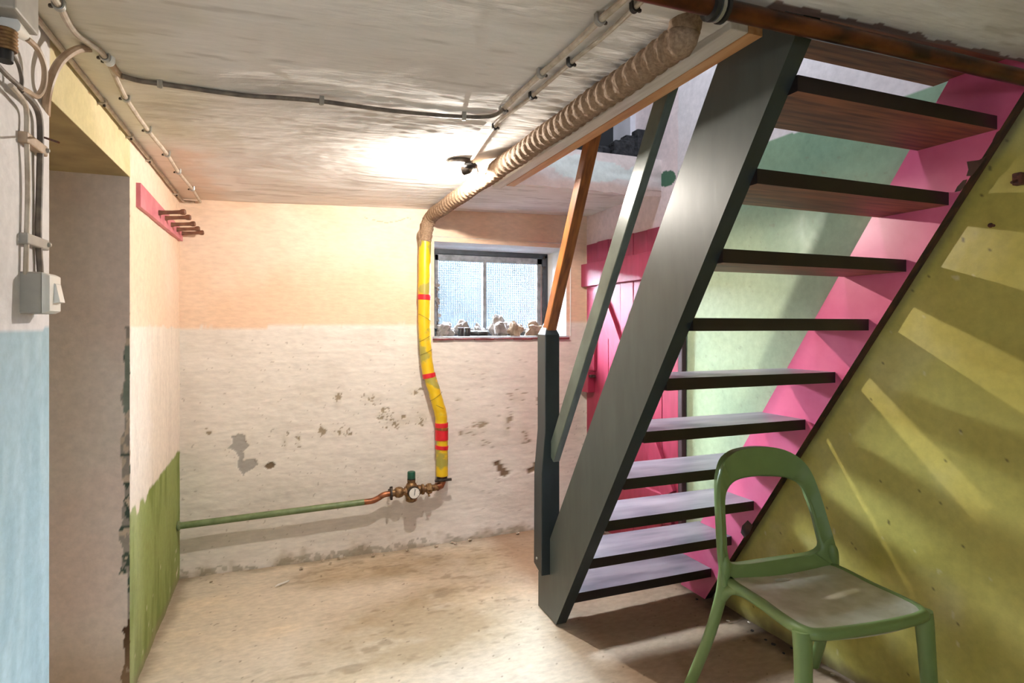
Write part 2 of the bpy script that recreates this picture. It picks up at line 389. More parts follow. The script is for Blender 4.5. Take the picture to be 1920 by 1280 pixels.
# doorway reveal and passage beyond
def jamb_pos(U, V):
    d = (fbm(U * 5, V * 3, 131, 3) - .5) * .008
    return np.stack([U, DY1 + d * sstep(0, .05, XL - U), V], -1)
def jamb_col(U, V):
    c = base(U, 'e9dcd2'); c = mixc(c, lin('ecd8ce'), sstep(.35, .7, fbm(U * 3, V * 2, 133, 4))); c = mixc(c, lin('dccfc6'), .6 * sstep(1.0, 1.6, V))
    e = (XL - U) < .006 + .03 * fbm(V * 14, V * 0, 134, 3) * (fbm(V * 5, V * 0 + 3, 135, 2) > .38) + .03 * (V < .25) * fbm(V * 25, V * 0 + 4, 141, 3)
    n = fbm(U * 60, V * 30, 136, 3)
    ec = base(U, 'a39a90'); ec = mixc(ec, lin('4c5a4f'), 1. * ((fbm(V * 9, V * 0, 127, 2) > .5) & (n > .4))); ec = mixc(ec, lin('cdbba7'), 1. * (n > .6)); ec = mixc(ec, lin('43291a'), 1. * ((V < .28) & (n > .35)))
    slab = (V > .93 + .06 * fbm(U * 30, V * 3, 139, 2)) & (V < 1.19) & ((XL - U) < .010 + .018 * fbm(V * 17, V * 0 + 9, 140, 3)); ec = np.where(slab[..., None], base(U, '7d867b') * (.8 + .5 * fbm(U * 50, V * 12, 138, 3))[..., None], ec)
    e = (e | slab) & (V < 1.25)
    c = np.where(e[..., None], ec, c)
    c = mixc(c, lin('b79a78'), .5 * sstep(.3, .05, V))
    return rgba(c, e * .8)
tag(sheet('wall_recess', segs((-1.35, -.8, .05), (-.8, -.53, .01), (-.53, XL, .004)), segs((-.02, DZ + .01, .008)), jamb_pos, jamb_col, 'plaster'), 'taupe reveal of the doorway beside the peach wall', 'wall', kind='structure')
b = MB().add([(-1.35, DY0, DZ + .001), (XL + .0005, DY0, DZ + .001), (XL + .0005, DY1, DZ + .001), (-1.35, DY1, DZ + .001)], [(0, 1, 2, 3)])
M['lintel'] = solid('dim_yellow_soffit', 'b39d6e', .8, col2='9a855c', scale=9, bump=.4)
tag(b.build('trim_3', 'lintel'), 'yellowish underside of the doorway lintel', 'soffit', kind='structure')
b = MB(); b.add([(-1.35, DY0, -.01), (-1.35, DY1, -.01), (-1.35, DY1, DZ), (-1.35, DY0, DZ)], [(0, 1, 2, 3)]); b.add([(XL, DY0, -.01), (-1.35, DY0, -.01), (-1.35, DY0, DZ), (XL, DY0, DZ)], [(0, 1, 2, 3)])
tag(b.build('wall_passage', 'unseen'), 'plain walls of the short passage behind the doorway', 'wall', kind='structure')

# right wall --------------------------------------------------------
def zstair(Y): return (2.193 - Y) * 1.536
def right_pos(U, V):
    d = (fbm(U * 2.3, V * 2.3, 201, 3) - .5) * .010 + (fbm(U * 13, V * 13, 202, 3) - .5) * .0025
    return np.stack([1.81 + .036 * (YB - U) + d, U, V], -1)
def right_col(U, V):
    wob = fbm(U * 10, V * 10, 211, 3) - .5
    c = base(U, 'a5b594'); c = mixc(c, lin('95a88c'), sstep(.4, .7, fbm(U * 3, V * 3, 212, 3)))
    c = mixc(c, lin('6f9c86'), .55 * sstep(1.45, 1.95, V + wob * .2))  # deeper teal towards the top, a lighting gradient put into the colour
    c = mixc(c, lin('8a8f78'), .5 * (fbm(U * 45, V * 45, 213, 2) > .84))
    wh = base(U, 'e4dcde')
    up = V > 2.0 + wob * .02 + .02 * sstep(1.5, 2.2, U); c = np.where(up[..., None], wh, c)
    over = U > 2.44 + wob * .03; pk = base(U, 'e8d6d6'); c = np.where((over)[..., None], pk, c)
    blob = ((U - 2.53) / .07) ** 2 + ((V - 2.01) / .045) ** 2 < 1 + wob * 1.5; c = mixc(c, lin('3f6b52'), 1. * blob)
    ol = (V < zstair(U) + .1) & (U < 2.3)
    oc = base(U, 'c3b561'); oc = mixc(oc, lin('b2a350'), sstep(.35, .7, fbm(U * 2.2, V * 2.2, 215, 4))); oc = mixc(oc, lin('c9c084'), .5 * sstep(.55, .8, fbm(U * 5, V * 5, 216, 3)))
    sc = (fbm(U * 70, V * 30, 217, 2) > .88); oc = mixc(oc, lin('d3cba0'), .6 * sc)
    oc = mixc(oc, lin('4a3d22'), .8 * (fbm(U * 62, V * 62, 218, 2) > .90))
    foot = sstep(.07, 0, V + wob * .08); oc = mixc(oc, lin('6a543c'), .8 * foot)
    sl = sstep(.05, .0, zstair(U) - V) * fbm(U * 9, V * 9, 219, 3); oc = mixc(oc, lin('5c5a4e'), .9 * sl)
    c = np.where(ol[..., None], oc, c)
    return rgba(c, foot * ol * .8)
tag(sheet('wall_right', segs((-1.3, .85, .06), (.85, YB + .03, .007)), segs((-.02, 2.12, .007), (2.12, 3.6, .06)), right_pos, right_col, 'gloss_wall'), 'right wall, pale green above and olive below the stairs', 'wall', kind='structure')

# floor -------------------------------------------------------------
def floor_pos(U, V):
    d = (fbm(U * 2.2, V * 2.2, 301, 3) - .5) * .016 + (fbm(U * 16, V * 22, 302, 3) - .5) * .005
    return np.stack([U, V, d - .003], -1)
def floor_col(U, V):
    c = base(U, 'd0c3af'); n = fbm(U * 2.4, V * 3.4, 311, 4)
    c = mixc(c, lin('dccbb2'), sstep(.45, .7, n))
    def blot(x, y, a, b, s): return np.clip(1 - np.sqrt(((U - x) / a) ** 2 + ((V - y) / b) ** 2), 0, 1) * s
    st = blot(.55, 2.42, .55, .42, 1.3) + blot(.42, 3.1, .5, .22, 1.1) + blot(.95, 3.05, .5, .3, .8) + blot(.1, 2.2, .5, .3, .4) + blot(.85, 2.75, .4, .3, .6)
    q = st * (.35 + 1.1 * fbm(U * 6, V * 9, 313, 4))
    c = mixc(c, lin('978261'), np.clip(q, 0, .75))
    streak = sstep(.60, .74, fbm(U * 13, V * 30, 314, 4)) * np.clip(st * 1.5 + .12, 0, 1)
    c = mixc(c, lin('7d6d57'), .5 * np.clip(streak, 0, 1))
    c = mixc(c, lin('c4bcb2'), .6 * np.clip(blot(.75, 1.55, 1.0, .7, 1.5), 0, 1))
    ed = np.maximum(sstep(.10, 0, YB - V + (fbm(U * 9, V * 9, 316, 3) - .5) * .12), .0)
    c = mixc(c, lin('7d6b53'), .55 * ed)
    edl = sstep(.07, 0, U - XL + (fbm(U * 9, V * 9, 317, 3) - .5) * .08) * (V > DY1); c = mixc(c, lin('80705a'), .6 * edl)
    us = sstep(1.02, 1.22, U) ; c = mixc(c, lin('96765a'), .75 * us)  # darker under the stairs, the stringer's shade put into the floor colour
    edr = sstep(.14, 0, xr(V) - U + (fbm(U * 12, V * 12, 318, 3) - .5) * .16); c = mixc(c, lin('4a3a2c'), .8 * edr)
    sp = fbm(U * 60, V * 60, 319, 2) > .88; c = mixc(c, lin('5d4d3c'), .6 * sp)
    return rgba(c, np.clip(ed + edr, 0, 1) * .5)
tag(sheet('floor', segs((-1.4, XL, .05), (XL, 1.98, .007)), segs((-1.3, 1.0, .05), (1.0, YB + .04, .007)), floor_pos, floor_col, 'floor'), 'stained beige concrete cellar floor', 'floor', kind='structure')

# ceiling -----------------------------------------------------------
OX, OY0, OY1 = 1.005, .962, 2.572
def ceil_pos(U, V):
    d = (fbm(U * 2.1, V * 2.1, 401, 3) - .5) * .016
    d = d + (fbm(U * 5, V * 24, 402, 4) - .5) * .0045 + (fbm(U * 30, V * 60, 403, 2) - .5) * .0018
    d = d - .012 * np.exp(-((V - 1.86 - .12 * np.sin(U * 5)) / .13) ** 2) * (U < .62)      # sagging bay: the near part lies behind the bulge
    w = sstep(0, .1, U - XL) * sstep(0, .06, YB - V)
    return np.stack([U, V, zc(U) + d * (.25 + .75 * w)], -1)
def ceil_col(U, V):
    c = base(U, 'e8e4e0'); c = mixc(c, lin('d8d3ce'), sstep(.42, .68, fbm(U * 3, V * 7, 411, 4)))
    c = mixc(c, lin('e2ded9'), .8 * sstep(.5, .68, fbm(U * 4, V * 16, 412, 4)) * sstep(1.75, 2.0, V))
    c = mixc(c, lin('b2aaa2'), .5 * sstep(.64, .76, fbm(U * 6, V * 42, 413, 3)))
    c = mixc(c, lin('cfc49c'), .45 * sstep(-.12, -.38, U + (fbm(U * 6, V * 6, 414, 3) - .5) * .25) * sstep(2.5, 2.2, V))
    c = mixc(c, lin('e0c3a8'), .6 * sstep(-.2, -.38, U + (fbm(U * 6, V * 6, 415, 3) - .5) * .3) * sstep(2.25, 2.5, V))
    ed = ((U > OX - .05) & (V < OY0 + .01) & (V > OY0 - .035 * fbm(U * 18, U * 0, 418, 3))); c = mixc(c, lin('5f3022'), .8 * ed)
    return rgba(c, np.zeros(U.shape))
tag(sheet('ceiling', segs((-1.4, XL - .02, .05), (XL - .02, OX, .007), (OX, 1.92, .006)), segs((-1.3, .8, .05), (.8, OY0, .006), (OY0, OY1, .007), (OY1, YB + .03, .008)), ceil_pos, ceil_col, 'plaster_ceiling',
          lambda u, v: ~((u > OX) & (v > OY0) & (v < OY1))), 'low whitewashed ceiling with brush marks and a stair opening', 'ceiling', kind='structure')

# slab edges around the stair opening
ZT = 2.12
tb = MB().box((.925, OY0 + .075, zc(.95) - .020), (.974, OY1 + .06, ZT))
trim = tb.build('trim_1', 'white_wood', bevel=.003); tag(trim, 'white painted trimmer beam along the stair opening', 'beam', kind='structure')
tb = MB().box((.9745, OY0 + .075, zc(.95) - .0205), (1.014, OY1, ZT))
tag(tb.build('bare_edge', 'orange_wood', trim), 'bare orange pine arris of the white beam')
def hd_pos(U, V): return np.stack([U, OY1 + (fbm(U * 4, V * 9, 451, 3) - .5) * .02 + (V - 1.95) * .03, V + (V < 2.0) * (fbm(U * 20, U * 0, 455, 3) - .5) * .012], -1)
def hd_col(U, V):
    c = base(U, 'd6c6c2'); pt = (((U - 1.42) / .3) ** 2 + ((V - 2.03) / .055) ** 2) < 1 + (fbm(U * 10, V * 10, 452, 3) - .5) * 1.6
    c = mixc(c, lin('d5dad6'), .9 * pt); c = mixc(c, lin('c59d8b'), .6 * sstep(1.985, 1.955, V + (fbm(U * 9, V * 9, 453, 3) - .5) * .04))
    return rgba(c, np.zeros(U.shape))
tag(sheet('trim_2', segs((.98, 1.86, .01)), segs((1.922, ZT, .01)), hd_pos, hd_col, 'plaster'), 'plastered far edge of the stair opening with a pale patch', 'soffit', kind='structure')
b = MB().box((.0, OY0 - .16, 1.99), (1.91, OY0 - .004, ZT)); tag(b.build('trim_4', 'dark_room'), 'dark timber header at the top of the stairs', 'beam', kind='structure')
# upper storey around the stairwell
b = MB(); b.add([(-1.46, OY1 + .01, ZT), (2.11, OY1 + .01, ZT), (2.11, 3.57, ZT), (-1.46, 3.57, ZT)], [(0, 1, 2, 3)]); b.add([(-1.46, -1.36, ZT), (.97, -1.36, ZT), (.97, OY1 + .01, ZT), (-1.46, OY1 + .01, ZT)], [(0, 1, 2, 3)])
b.add([(.97, -1.36, ZT), (2.11, -1.36, ZT), (2.11, OY0, ZT), (.97, OY0, ZT)], [(0, 1, 2, 3)])
tag(b.build('floor_upper', 'unseen'), 'edge of the upper storey floor', 'floor', kind='structure')
b = MB(); b.add([(-.2, 2.98, ZT), (1.9, 2.98, ZT), (1.9, 2.98, 3.6), (-.2, 2.98, 3.6)], [(0, 1, 2, 3)]); tag(b.build('wall_upper_back', 'dark_room'), 'dark grey wall upstairs beyond the opening', 'wall', kind='structure')
M['upper_white'] = solid('upper_white_plaster', 'd9d5dc', .8, var=.15, scale=8, bump=.4)
b = MB().box((1.795, 2.80, ZT - .01), (1.86, 3.0, 3.6)); tag(b.build('wall_upper_pier', 'upper_white'), 'white plastered pier upstairs', 'wall', kind='structure')
b = MB(); b.add([(-.2, -.3, ZT), (-.2, 3.0, ZT), (-.2, 3.0, 3.6), (-.2, -.3, 3.6)], [(0, 1, 2, 3)]); b.add([(-.2, -.3, ZT), (1.95, -.3, ZT), (1.95, -.3, 3.6), (-.2, -.3, 3.6)], [(0, 1, 2, 3)])
tag(b.build('wall_upper_front', 'unseen'), 'plain upstairs walls of the stairwell', 'wall', kind='structure')
b = MB()
for x0, x1, y0, y1 in ((-.2, 1.07, -.3, 3.0), (1.33, 1.95, -.3, 3.0), (1.07, 1.33, -.3, 1.62), (1.07, 1.33, 1.88, 3.0)): b.add([(x0, y0, 3.59), (x1, y0, 3.59), (x1, y1, 3.59), (x0, y1, 3.59)], [(0, 1, 2, 3)])
tag(b.build('ceiling_upper', 'unseen'), 'upstairs ceiling with a hole for the added roof light', 'ceiling', kind='structure')
# wall behind the camera with an added hole that lets in weak fill light
b = MB()
for x0, x1, z0, z1 in ((-1.4, -.4, -.02, 2), (.2, 2.0, -.02, 2), (-.4, .2, -.02, 1.2), (-.4, .2, 1.7, 2)): b.add([(x0, -1.3, z0), (x1, -1.3, z0), (x1, -1.3, z1), (x0, -1.3, z1)], [(0, 1, 2, 3)])
tag(b.build('wall_front', 'unseen'), 'plain wall behind the viewer', 'wall', kind='structure')

b = MB().add([(-.4, -1.305, 1.2), (.2, -1.305, 1.2), (.2, -1.305, 1.7), (-.4, -1.305, 1.7)], [(0, 1, 2, 3)]); tag(b.build('fill_window', 'fill_glass'), 'added unseen fill window behind the viewer, dimmed by dark glass', 'window', kind='structure')  # unseen window added as fill, its pane tinted to weaken it
b = MB().add([(1.07, 1.62, 3.585), (1.33, 1.62, 3.585), (1.33, 1.88, 3.585), (1.07, 1.88, 3.585)], [(0, 1, 2, 3)]); tag(b.build('added_roof_light', 'roof_glass'), 'small added roof light, unseen, dimmed by tinted glass', 'window', kind='structure')  # unseen roof light added to bring daylight into the stairwell
# added outer skin that stops sky light leaking into the cellar
b = MB(); b.add([(-1.45, -1.35, -.05), (-1.45, 3.56, -.05), (-1.45, 3.56, 2.16), (-1.45, -1.35, 2.16)], [(0, 1, 2, 3)]); b.add([(2.1, -1.35, -.05), (2.1, 3.56, -.05), (2.1, 3.56, 2.5), (2.1, -1.35, 2.5)], [(0, 1, 2, 3)])
b.add([(-1.45, 3.56, -.05), (.22, 3.56, -.05), (.22, 3.56, 2.5), (-1.45, 3.56, 2.5)], [(0, 1, 2, 3)]); b.add([(.2, 3.56, -.05), (2.62, 3.56, -.05), (2.62, 3.56, .82), (.2, 3.56, .82)], [(0, 1, 2, 3)])
b.add([(-1.45, -1.3, 1.99), (2.1, -1.3, 1.99), (2.1, -1.3, 2.16), (-1.45, -1.3, 2.16)], [(0, 1, 2, 3)]); b.add([(-1.45, -1.3, -.05), (2.1, -1.3, -.05), (2.1, -1.3, -.0), (-1.45, -1.3, -.0)], [(0, 1, 2, 3)])
b.add([(1.86, -.3, ZT), (2.1, -.3, ZT), (2.1, -.3, 3.65), (1.86, -.3, 3.65)], [(0, 1, 2, 3)])
tag(b.build('wall_light_block', 'unseen'), 'added unseen skin around the cellar, blocks stray sky light', 'wall', kind='structure')
# rubble heap upstairs, seen through the opening
rb = MB(); rng = random.Random(3)
for k in range(46):
    x = 1.46 + .33 * rng.random(); h = .01 + .17 * (x - 1.43) / .4 * (.6 + .5 * rng.random()); y = 2.62 + .12 * rng.random()
    rb.box((x - .03, y - .03, ZT), (x + .03, y + .03, ZT + h))
tag(rb.build('rubble_heap', 'rubble', bevel=.006), 'dark rubble heap at the edge of the upper floor', 'rubble', kind='stuff')

# ------------------------------------------------------------------ window
win = tag(empty('window_1', (1.22, YB, 1.19)), 'small cellar window with wired glass in a deep white reveal', 'window', kind='structure')
x0, x1, z0, z1 = WIN; FY = 3.505
fx0, fx1, fz0, fz1 = .838, 1.598, 1.205, 1.712
M['reveal'] = solid('white_reveal_plaster', 'dcdad8', .75, var=.08, scale=12, bump=.3)
def reveal():
    n = 7; rings = []
    for k in range(n):
        t = k / (n - 1); e = 1 - (1 - min(1, t * 2.2)) ** 2 if t < .45 else 1
        o = .03 * (1 - e)          # rounded arris at the room side
        y = YB - .004 + (FY + .02 - YB) * t
        lerp = lambda p, q: p + (q - p) * t
        rings.append([(lerp(x0 - o, fx0 - .004), y, lerp(z0, z0)), (lerp(x1 + o, fx1 + .004), y, lerp(z0, z0)), (lerp(x1 + o, fx1 + .004), y, lerp(z1 + o, fz1 + .004)), (lerp(x0 - o, fx0 - .004), y, lerp(z1 + o, fz1 + .004))])
    m = MB()
    for k in range(n - 1):
        for i in range(4):
            j = (i + 1) % 4; m.add([rings[k][i], rings[k][j], rings[k + 1][j], rings[k + 1][i]], [(0, 1, 2, 3)])
    return m
reveal().build('reveal', 'reveal', win, smooth=False)
m = MB()
for a in ((fx0 - .01, fx0 + .022, fz0 - .02, fz1), (fx1 - .022, fx1 + .01, fz0 - .02, fz1), (fx0 - .01, fx1 + .01, fz1 - .02, fz1 + .012), (fx0 - .01, fx1 + .01, fz0 - .025, fz0 + .012)):
    m.box((a[0], FY - .02, a[2]), (a[1], FY + .03, a[3]))
m.build('frame', 'frame_dark', win, bevel=.003)
m = MB()
for a in ((fx0 + .022, fx0 + .044, fz0 + .01, fz1 - .02), (fx1 - .062, fx1 - .022, fz0 + .01, fz1 - .02), (fx0 + .02, fx1 - .022, fz1 - .06, fz1 - .022), (fx0 + .02, fx1 - .022, fz0 + .01, fz0 + .034)):
    m.box((a[0], FY - .012, a[2]), (a[1], FY + .012, a[3]))
m.build('sash', 'frame_metal', win, bevel=.002)
mx_ = 1.178
MB().box((mx_ - .011, FY - .014, fz0 + .03), (mx_ + .011, FY + .012, fz1 - .05)).build('mullion', 'frame_metal', win, bevel=.002)
MB().box((fx0 + .04, FY - .001, fz0 + .03), (mx_, FY + .003, fz1 - .055)).build('pane', 'glass', win)
MB().box((mx_, FY - .001, fz0 + .03), (fx1 - .06, FY + .003, fz1 - .055)).build('pane', 'glass', win)
m = MB(); pitch = .0145; wr = .0018
x = fx0 + .05
while x < fx1 - .064:
    m.box((x - wr, FY + .0035, fz0 + .03), (x + wr, FY + .0065, fz1 - .058)); x += pitch
z = fz0 + .04
while z < fz1 - .062:
    m.box((fx0 + .044, FY + .004, z - wr), (fx1 - .062, FY + .007, z + wr)); z += pitch
m.build('wire_mesh', 'wire', win, smooth=False)['kind'] = 'stuff'
MB().box((fx1 - .030, FY - .034, fz1 - .075), (fx1 - .006, FY - .012, fz1 - .025)).build('hinge', 'frame_dark', win, bevel=.003)
MB().tube([(fx1 - .018, FY - .026, fz1 - .09), (fx1 - .018, FY - .026, fz1 - .01)], .006).build('hinge_pin', 'dark_metal', win)
MB().box((fx1 - .04, FY - .02, fz0 + .02), (fx1 - .032, FY - .014, fz1 - .07)).build('window_rod', 'chrome', win)
M['sill'] = solid('white_sill_paint', 'a9abb0', .5, var=.12, scale=15)
MB().box((x0 - .01, YB - .012, z0 - .012), (x1 + .012, FY, z0 + .002)).build('window_sill', 'sill', win, bevel=.002)
nt_ = 7
for k in range(nt_):
    a = x0 - .012 + (x1 - x0 + .024) * k / nt_; bb = x0 - .012 + (x1 - x0 + .024) * (k + 1) / nt_
    MB().box((a + .0015, YB - .022, z0 - .020 + .003 * (k % 2)), (bb - .0015, YB + .02, z0 - .008)).build('sill_tile', 'tile_red', win, bevel=.002)
# outside light well
b = MB(); b.box((-.2, 3.56, .9), (3.6, 5.1, 1.12)); b.box((-.2, 5.0, .9), (3.6, 5.2, 1.88)); b.box((-.4, 3.56, .9), (-.2, 5.2, 1.88)); b.box((3.6, 3.56, .9), (3.8, 5.2, 1.88))
tag(b.build('wall_light_well', 'outside'), 'concrete light well outside the window', 'wall', kind='structure')
b = MB(); b.add([(x0 - .6, 3.56, .8), (fx0 - .01, 3.56, .8), (fx0 - .01, 3.56, 2.5), (x0 - .6, 3.56, 2.5)], [(0, 1, 2, 3)]); b.add([(fx1 + .01, 3.56, .8), (2.6, 3.56, .8), (2.6, 3.56, 2.5), (fx1 + .01, 3.56, 2.5)], [(0, 1, 2, 3)])
b.add([(fx0 - .01, 3.56, fz1 + .01), (fx1 + .01, 3.56, fz1 + .01), (fx1 + .01, 3.56, 2.5), (fx0 - .01, 3.56, 2.5)], [(0, 1, 2, 3)]); b.add([(fx0 - .01, 3.56, .8), (fx1 + .01, 3.56, .8), (fx1 + .01, 3.56, fz0 - .02), (fx0 - .01, 3.56, fz0 - .02)], [(0, 1, 2, 3)])
tag(b.build('wall_outer', 'outside'), 'outer face of the back wall', 'wall', kind='structure')

# things on the window sill
def crumple(name, label, cx, cy, sx, sy, sz, mat, seed, rz=0, group=None):
    sx *= 1.05; sy *= .95; sz *= 1.5
    bm = bmesh.new(); bmesh.ops.create_icosphere(bm, subdivisions=3, radius=1); rng = random.Random(seed)
    pl = [(Vector((rng.gauss(0, 1), rng.gauss(0, 1), rng.gauss(0, 1) * .8)).normalized(), .25 + .5 * rng.random()) for _ in range(22)]
    for v in bm.verts:
        d = v.co.normalized(); r = .48 + max(k * max(0, d.dot(n)) ** 7 for n, k in pl); v.co = d * (r * (1 + .08 * (rng.random() - .5)))
    R = Matrix.Rotation(rz, 3, 'Z'); zs = [v.co.z for v in bm.verts]; zmin = min(zs) * .55
    for v in bm.verts:
        c = v.co.copy(); c.z = max(c.z, zmin); c = R @ Vector((c.x * sx, c.y * sy, (c.z - zmin) * sz)); v.co = c
    me = bpy.data.meshes.new(name); bm.to_mesh(me); bm.free(); me.materials.append(M[mat])
    o = link(name, me); o.location = (cx, cy, z0 + .002); tag(o, label, 'paper', group); return o
gp = 'rubbish on the window sill'
crumple('crumpled_paper', 'large crumpled paper bag in the middle of the window sill', 1.245, 3.42, .072, .05, .060, 'paper_grey', 1, .3, gp)
crumple('crumpled_paper', 'small tan paper wad touching the large crumpled bag', 1.335, 3.362, .045, .028, .040, 'paper', 2, -.4, gp)
crumple('crumpled_paper', 'folded brown paper lying at the right end of the sill', 1.492, 3.42, .085, .045, .045, 'paper', 3, .15, gp)
crumple('crumpled_paper', 'grey crumpled paper at the left end of the sill', .895, 3.41, .062, .045, .042, 'paper_grey', 4, .2, gp)
crumple('crumpled_paper', 'flat grey paper scrap resting over the two upright black canisters', 1.018, 3.455, .055, .035, .045, 'paper_grey', 5, -.2, gp)
crumple('crumpled_paper', 'thin grey paper scrap behind the lying black canister', 1.128, 3.45, .045, .035, .035, 'paper_grey', 6, .5, gp)
crumple('crumpled_paper', 'small grey paper ball between the tan wad and the folded brown paper', 1.368, 3.46, .032, .03, .045, 'paper_grey', 8, .1, gp)
def can(name, label, p, axis, r=.016, h=.042):
    o = empty(name, p); MB().lathe([(r * .9, 0), (r, .003), (r, h - .003), (r * .9, h)], p, axis, 18).build('body', 'black', o)
    t = Vector(p) + Vector(axis).normalized() * h; MB().lathe([(r * 1.08, 0), (r * 1.08, .008), (r, .009)], t, axis, 18).build('lid', 'dark_metal', o); tag(o, label, 'canister', 'black canisters on the sill')
zs_ = z0 + .002
can('film_canister', 'upright black canister, left of the upright pair on the sill', (.988, 3.375, zs_), (0, 0, 1), .017)
can('film_canister', 'upright black canister, right of the upright pair on the sill', (1.030, 3.378, zs_), (0, 0, 1), .017)
can('film_canister', 'black canister lying on its side at the sill front edge', (1.085, 3.345, zs_ + .017), (1, -.1, 0), .015, .05)
can('film_canister', 'black canister lying just behind the front one on the sill', (1.055, 3.385, zs_ + .018), (.9, -.6, 0), .016, .05)
# dried sprig in front of the left pane
sp = tag(empty('dried_sprig', (.86, 3.46, zs_)), 'dry grey leaf sprig leaning on the left window frame', 'sprig')
MB().tube(catmull([(.862, 3.46, zs_), (.868, 3.465, 1.33), (.862, 3.468, 1.45), (.872, 3.47, 1.52)]), .0025, 6).build('stem', 'dark_metal', sp)
rng = random.Random(5)
for k in range(11):
    zz = 1.235 + .26 * rng.random(); a = rng.random() * 6.28; L = .02 + .016 * rng.random(); c = Vector((.866, 3.463, zz)); d = Vector((math.cos(a), .15 * math.sin(a), .6)).normalized(); s_ = d.cross(Vector((0, 1, 0))).normalized() * L * .45
    MB().hexa([c, c + d * L * .5 + s_, c + d * L, c + d * L * .5 - s_], [p + Vector((0, .0012, 0)) for p in (c, c + d * L * .5 + s_, c + d * L, c + d * L * .5 - s_)]).build('leaf', 'paper_grey', sp)

# ------------------------------------------------------------------ pink door in the right wall
door = tag(empty('door_1', (1.82, 2.86, 0)), 'crimson pink ledged plank door on the right wall', 'door', kind='structure')
def dbox(name, ya, yb, za, zb, d0, d1, mat, bev=.003, parent=None):    # d0..d1: distance in front of the wall
    m = MB(); q = lambda y, d, z: (xr(y) - d, y, z)
    m.hexa([q(ya, d0, za), q(ya, d1, za), q(yb, d1, za), q(yb, d0, za)], [q(ya, d0, zb), q(ya, d1, zb), q(yb, d1, zb), q(yb, d0, zb)])
    return m.build(name, mat, parent or door, bevel=bev)
np_ = 7; y0_, y1_ = 2.405, 3.285
for k in range(np_):
    a = y0_ + (y1_ - y0_) * k / np_; bb = y0_ + (y1_ - y0_) * (k + 1) / np_
    dbox('plank', a + .0015, bb - .0015, .035, 1.765 + .003 * math.sin(k * 3), .004, .026 + .0015 * (k % 2), 'door', .002)
dbox('ledge', 2.43, 3.313, 1.50, 1.642, .026, .050, 'door')
dbox('ledge', 2.43, 3.313, .26, .40, .026, .050, 'door')
dbox('edge_post', 2.372, 2.402, .0, 1.78, .004, .03, 'door_dark')
def brace(p, q, w):
    (ya, za), (yb, zb) = p, q; t = Vector((0, yb - ya, zb - za)).normalized(); s_ = Vector((0, -t.z, t.y)) * w / 2
    c = [Vector((0, ya, za)) + s_, Vector((0, ya, za)) - s_, Vector((0, yb, zb)) - s_, Vector((0, yb, zb)) + s_]
    MB().hexa([(xr(v.y) - .0265, v.y, v.z) for v in c], [(xr(v.y) - .047, v.y, v.z) for v in c]).build('brace', 'door', door, bevel=.002)
brace((3.14, 1.49), (2.46, .41), .10)
dbox('batten', 3.165, 3.215, .98, 1.20, .026, .045, 'door')
lock = dbox('lock_box', 3.185, 3.30, .845, .972, .026, .075, 'door', .004)
def sub(parent, mb, name, mat): return mb.build(name, mat, parent)
sub(lock, MB().lathe([(.009, 0), (.009, .003), (.006, .004)], (xr(3.25) - .075, 3.25, .905), (-1, 0, 0), 14), 'keyhole_plate', 'dark_metal')
sub(lock, MB().tube([(xr(3.24) - .06, 3.24, .985), (xr(3.24) - .085, 3.22, .985)], .012, 10), 'latch', 'chrome')
sub(lock, MB().box((xr(3.2) - .07, 3.15, .94), (xr(3.2) - .04, 3.186, .955)), 'bolt', 'dark_metal')

# ------------------------------------------------------------------ staircase
st = tag(empty('staircase', (1.45, 2.2, 0)), 'steep open-tread staircase with dark green stringer and railing', 'staircase')
SL = 1.536
def prof_stringer(name, xa, xb, low0, upp0, foot, ztop, mats):
    # side profile in (Y,Z), cut level at floor and plumb at the foot
    P = [(low0, 0.0), (low0 - ztop / SL, ztop), (upp0 - ztop / SL, ztop), (foot, (upp0 - foot) * SL), (foot, 0.0)]
    m = MB(); A = [(xa(y), y, z) for y, z in P]; B = [(xb(y), y, z) for y, z in P]; n = len(P)
    m.mi = 0; m.add(A + B, [tuple(range(n))]); m.add(A + B, [tuple(range(n, 2 * n))[::-1]])
    for i in range(n):
        m.mi = 1 if i == 0 else 0
        j = (i + 1) % n; m.add(A + B, [(i, j, n + j, n + i)])
    me = m.build(name, mats, st, smooth=False); return me
def weld(o, d=1e-4):
    bm = bmesh.new(); bm.from_mesh(o.data); bmesh.ops.remove_doubles(bm, verts=bm.verts[:], dist=d); bmesh.ops.recalc_face_normals(bm, faces=bm.faces[:]); bm.to_mesh(o.data); bm.free()
ls = prof_stringer('stringer', lambda y: 1.068, lambda y: 1.116, 2.232, 2.513, 2.415, 2.10, ['stringer', 'newel']); weld(ls); ls['label'] = 'dark green outer stringer plank'
rs = prof_stringer('stringer', lambda y: xr(y) - .046, lambda y: xr(y) - .008, 2.193, 2.446, 2.36, 2.10, ['pink', 'brown_bare']); weld(rs); rs['label'] = 'pink painted wall stringer with bare brown lower edge'
def peel(px):
    P = []
    for x, y in px:
        p = WX(x, y, 1.83); p = WX(x, y, xr(p.y) - .0465); P.append(p)
    MB().hexa(P, [p - Vector((.0008, 0, 0)) for p in P]).build('peeled_patch', 'brown_bare', rs)
peel([(1813, 303), (1836, 300), (1850, 292), (1838, 310), (1822, 330), (1812, 330), (1816, 318)])
peel([(1795, 350), (1806, 338), (1814, 336), (1808, 350), (1801, 358), (1790, 360)])
peel([(1862, 262), (1869, 248), (1876, 243), (1868, 262), (1858, 275)])
peel([(1392, 985), (1402, 975), (1412, 985), (1405, 1000), (1396, 1008), (1389, 998)])
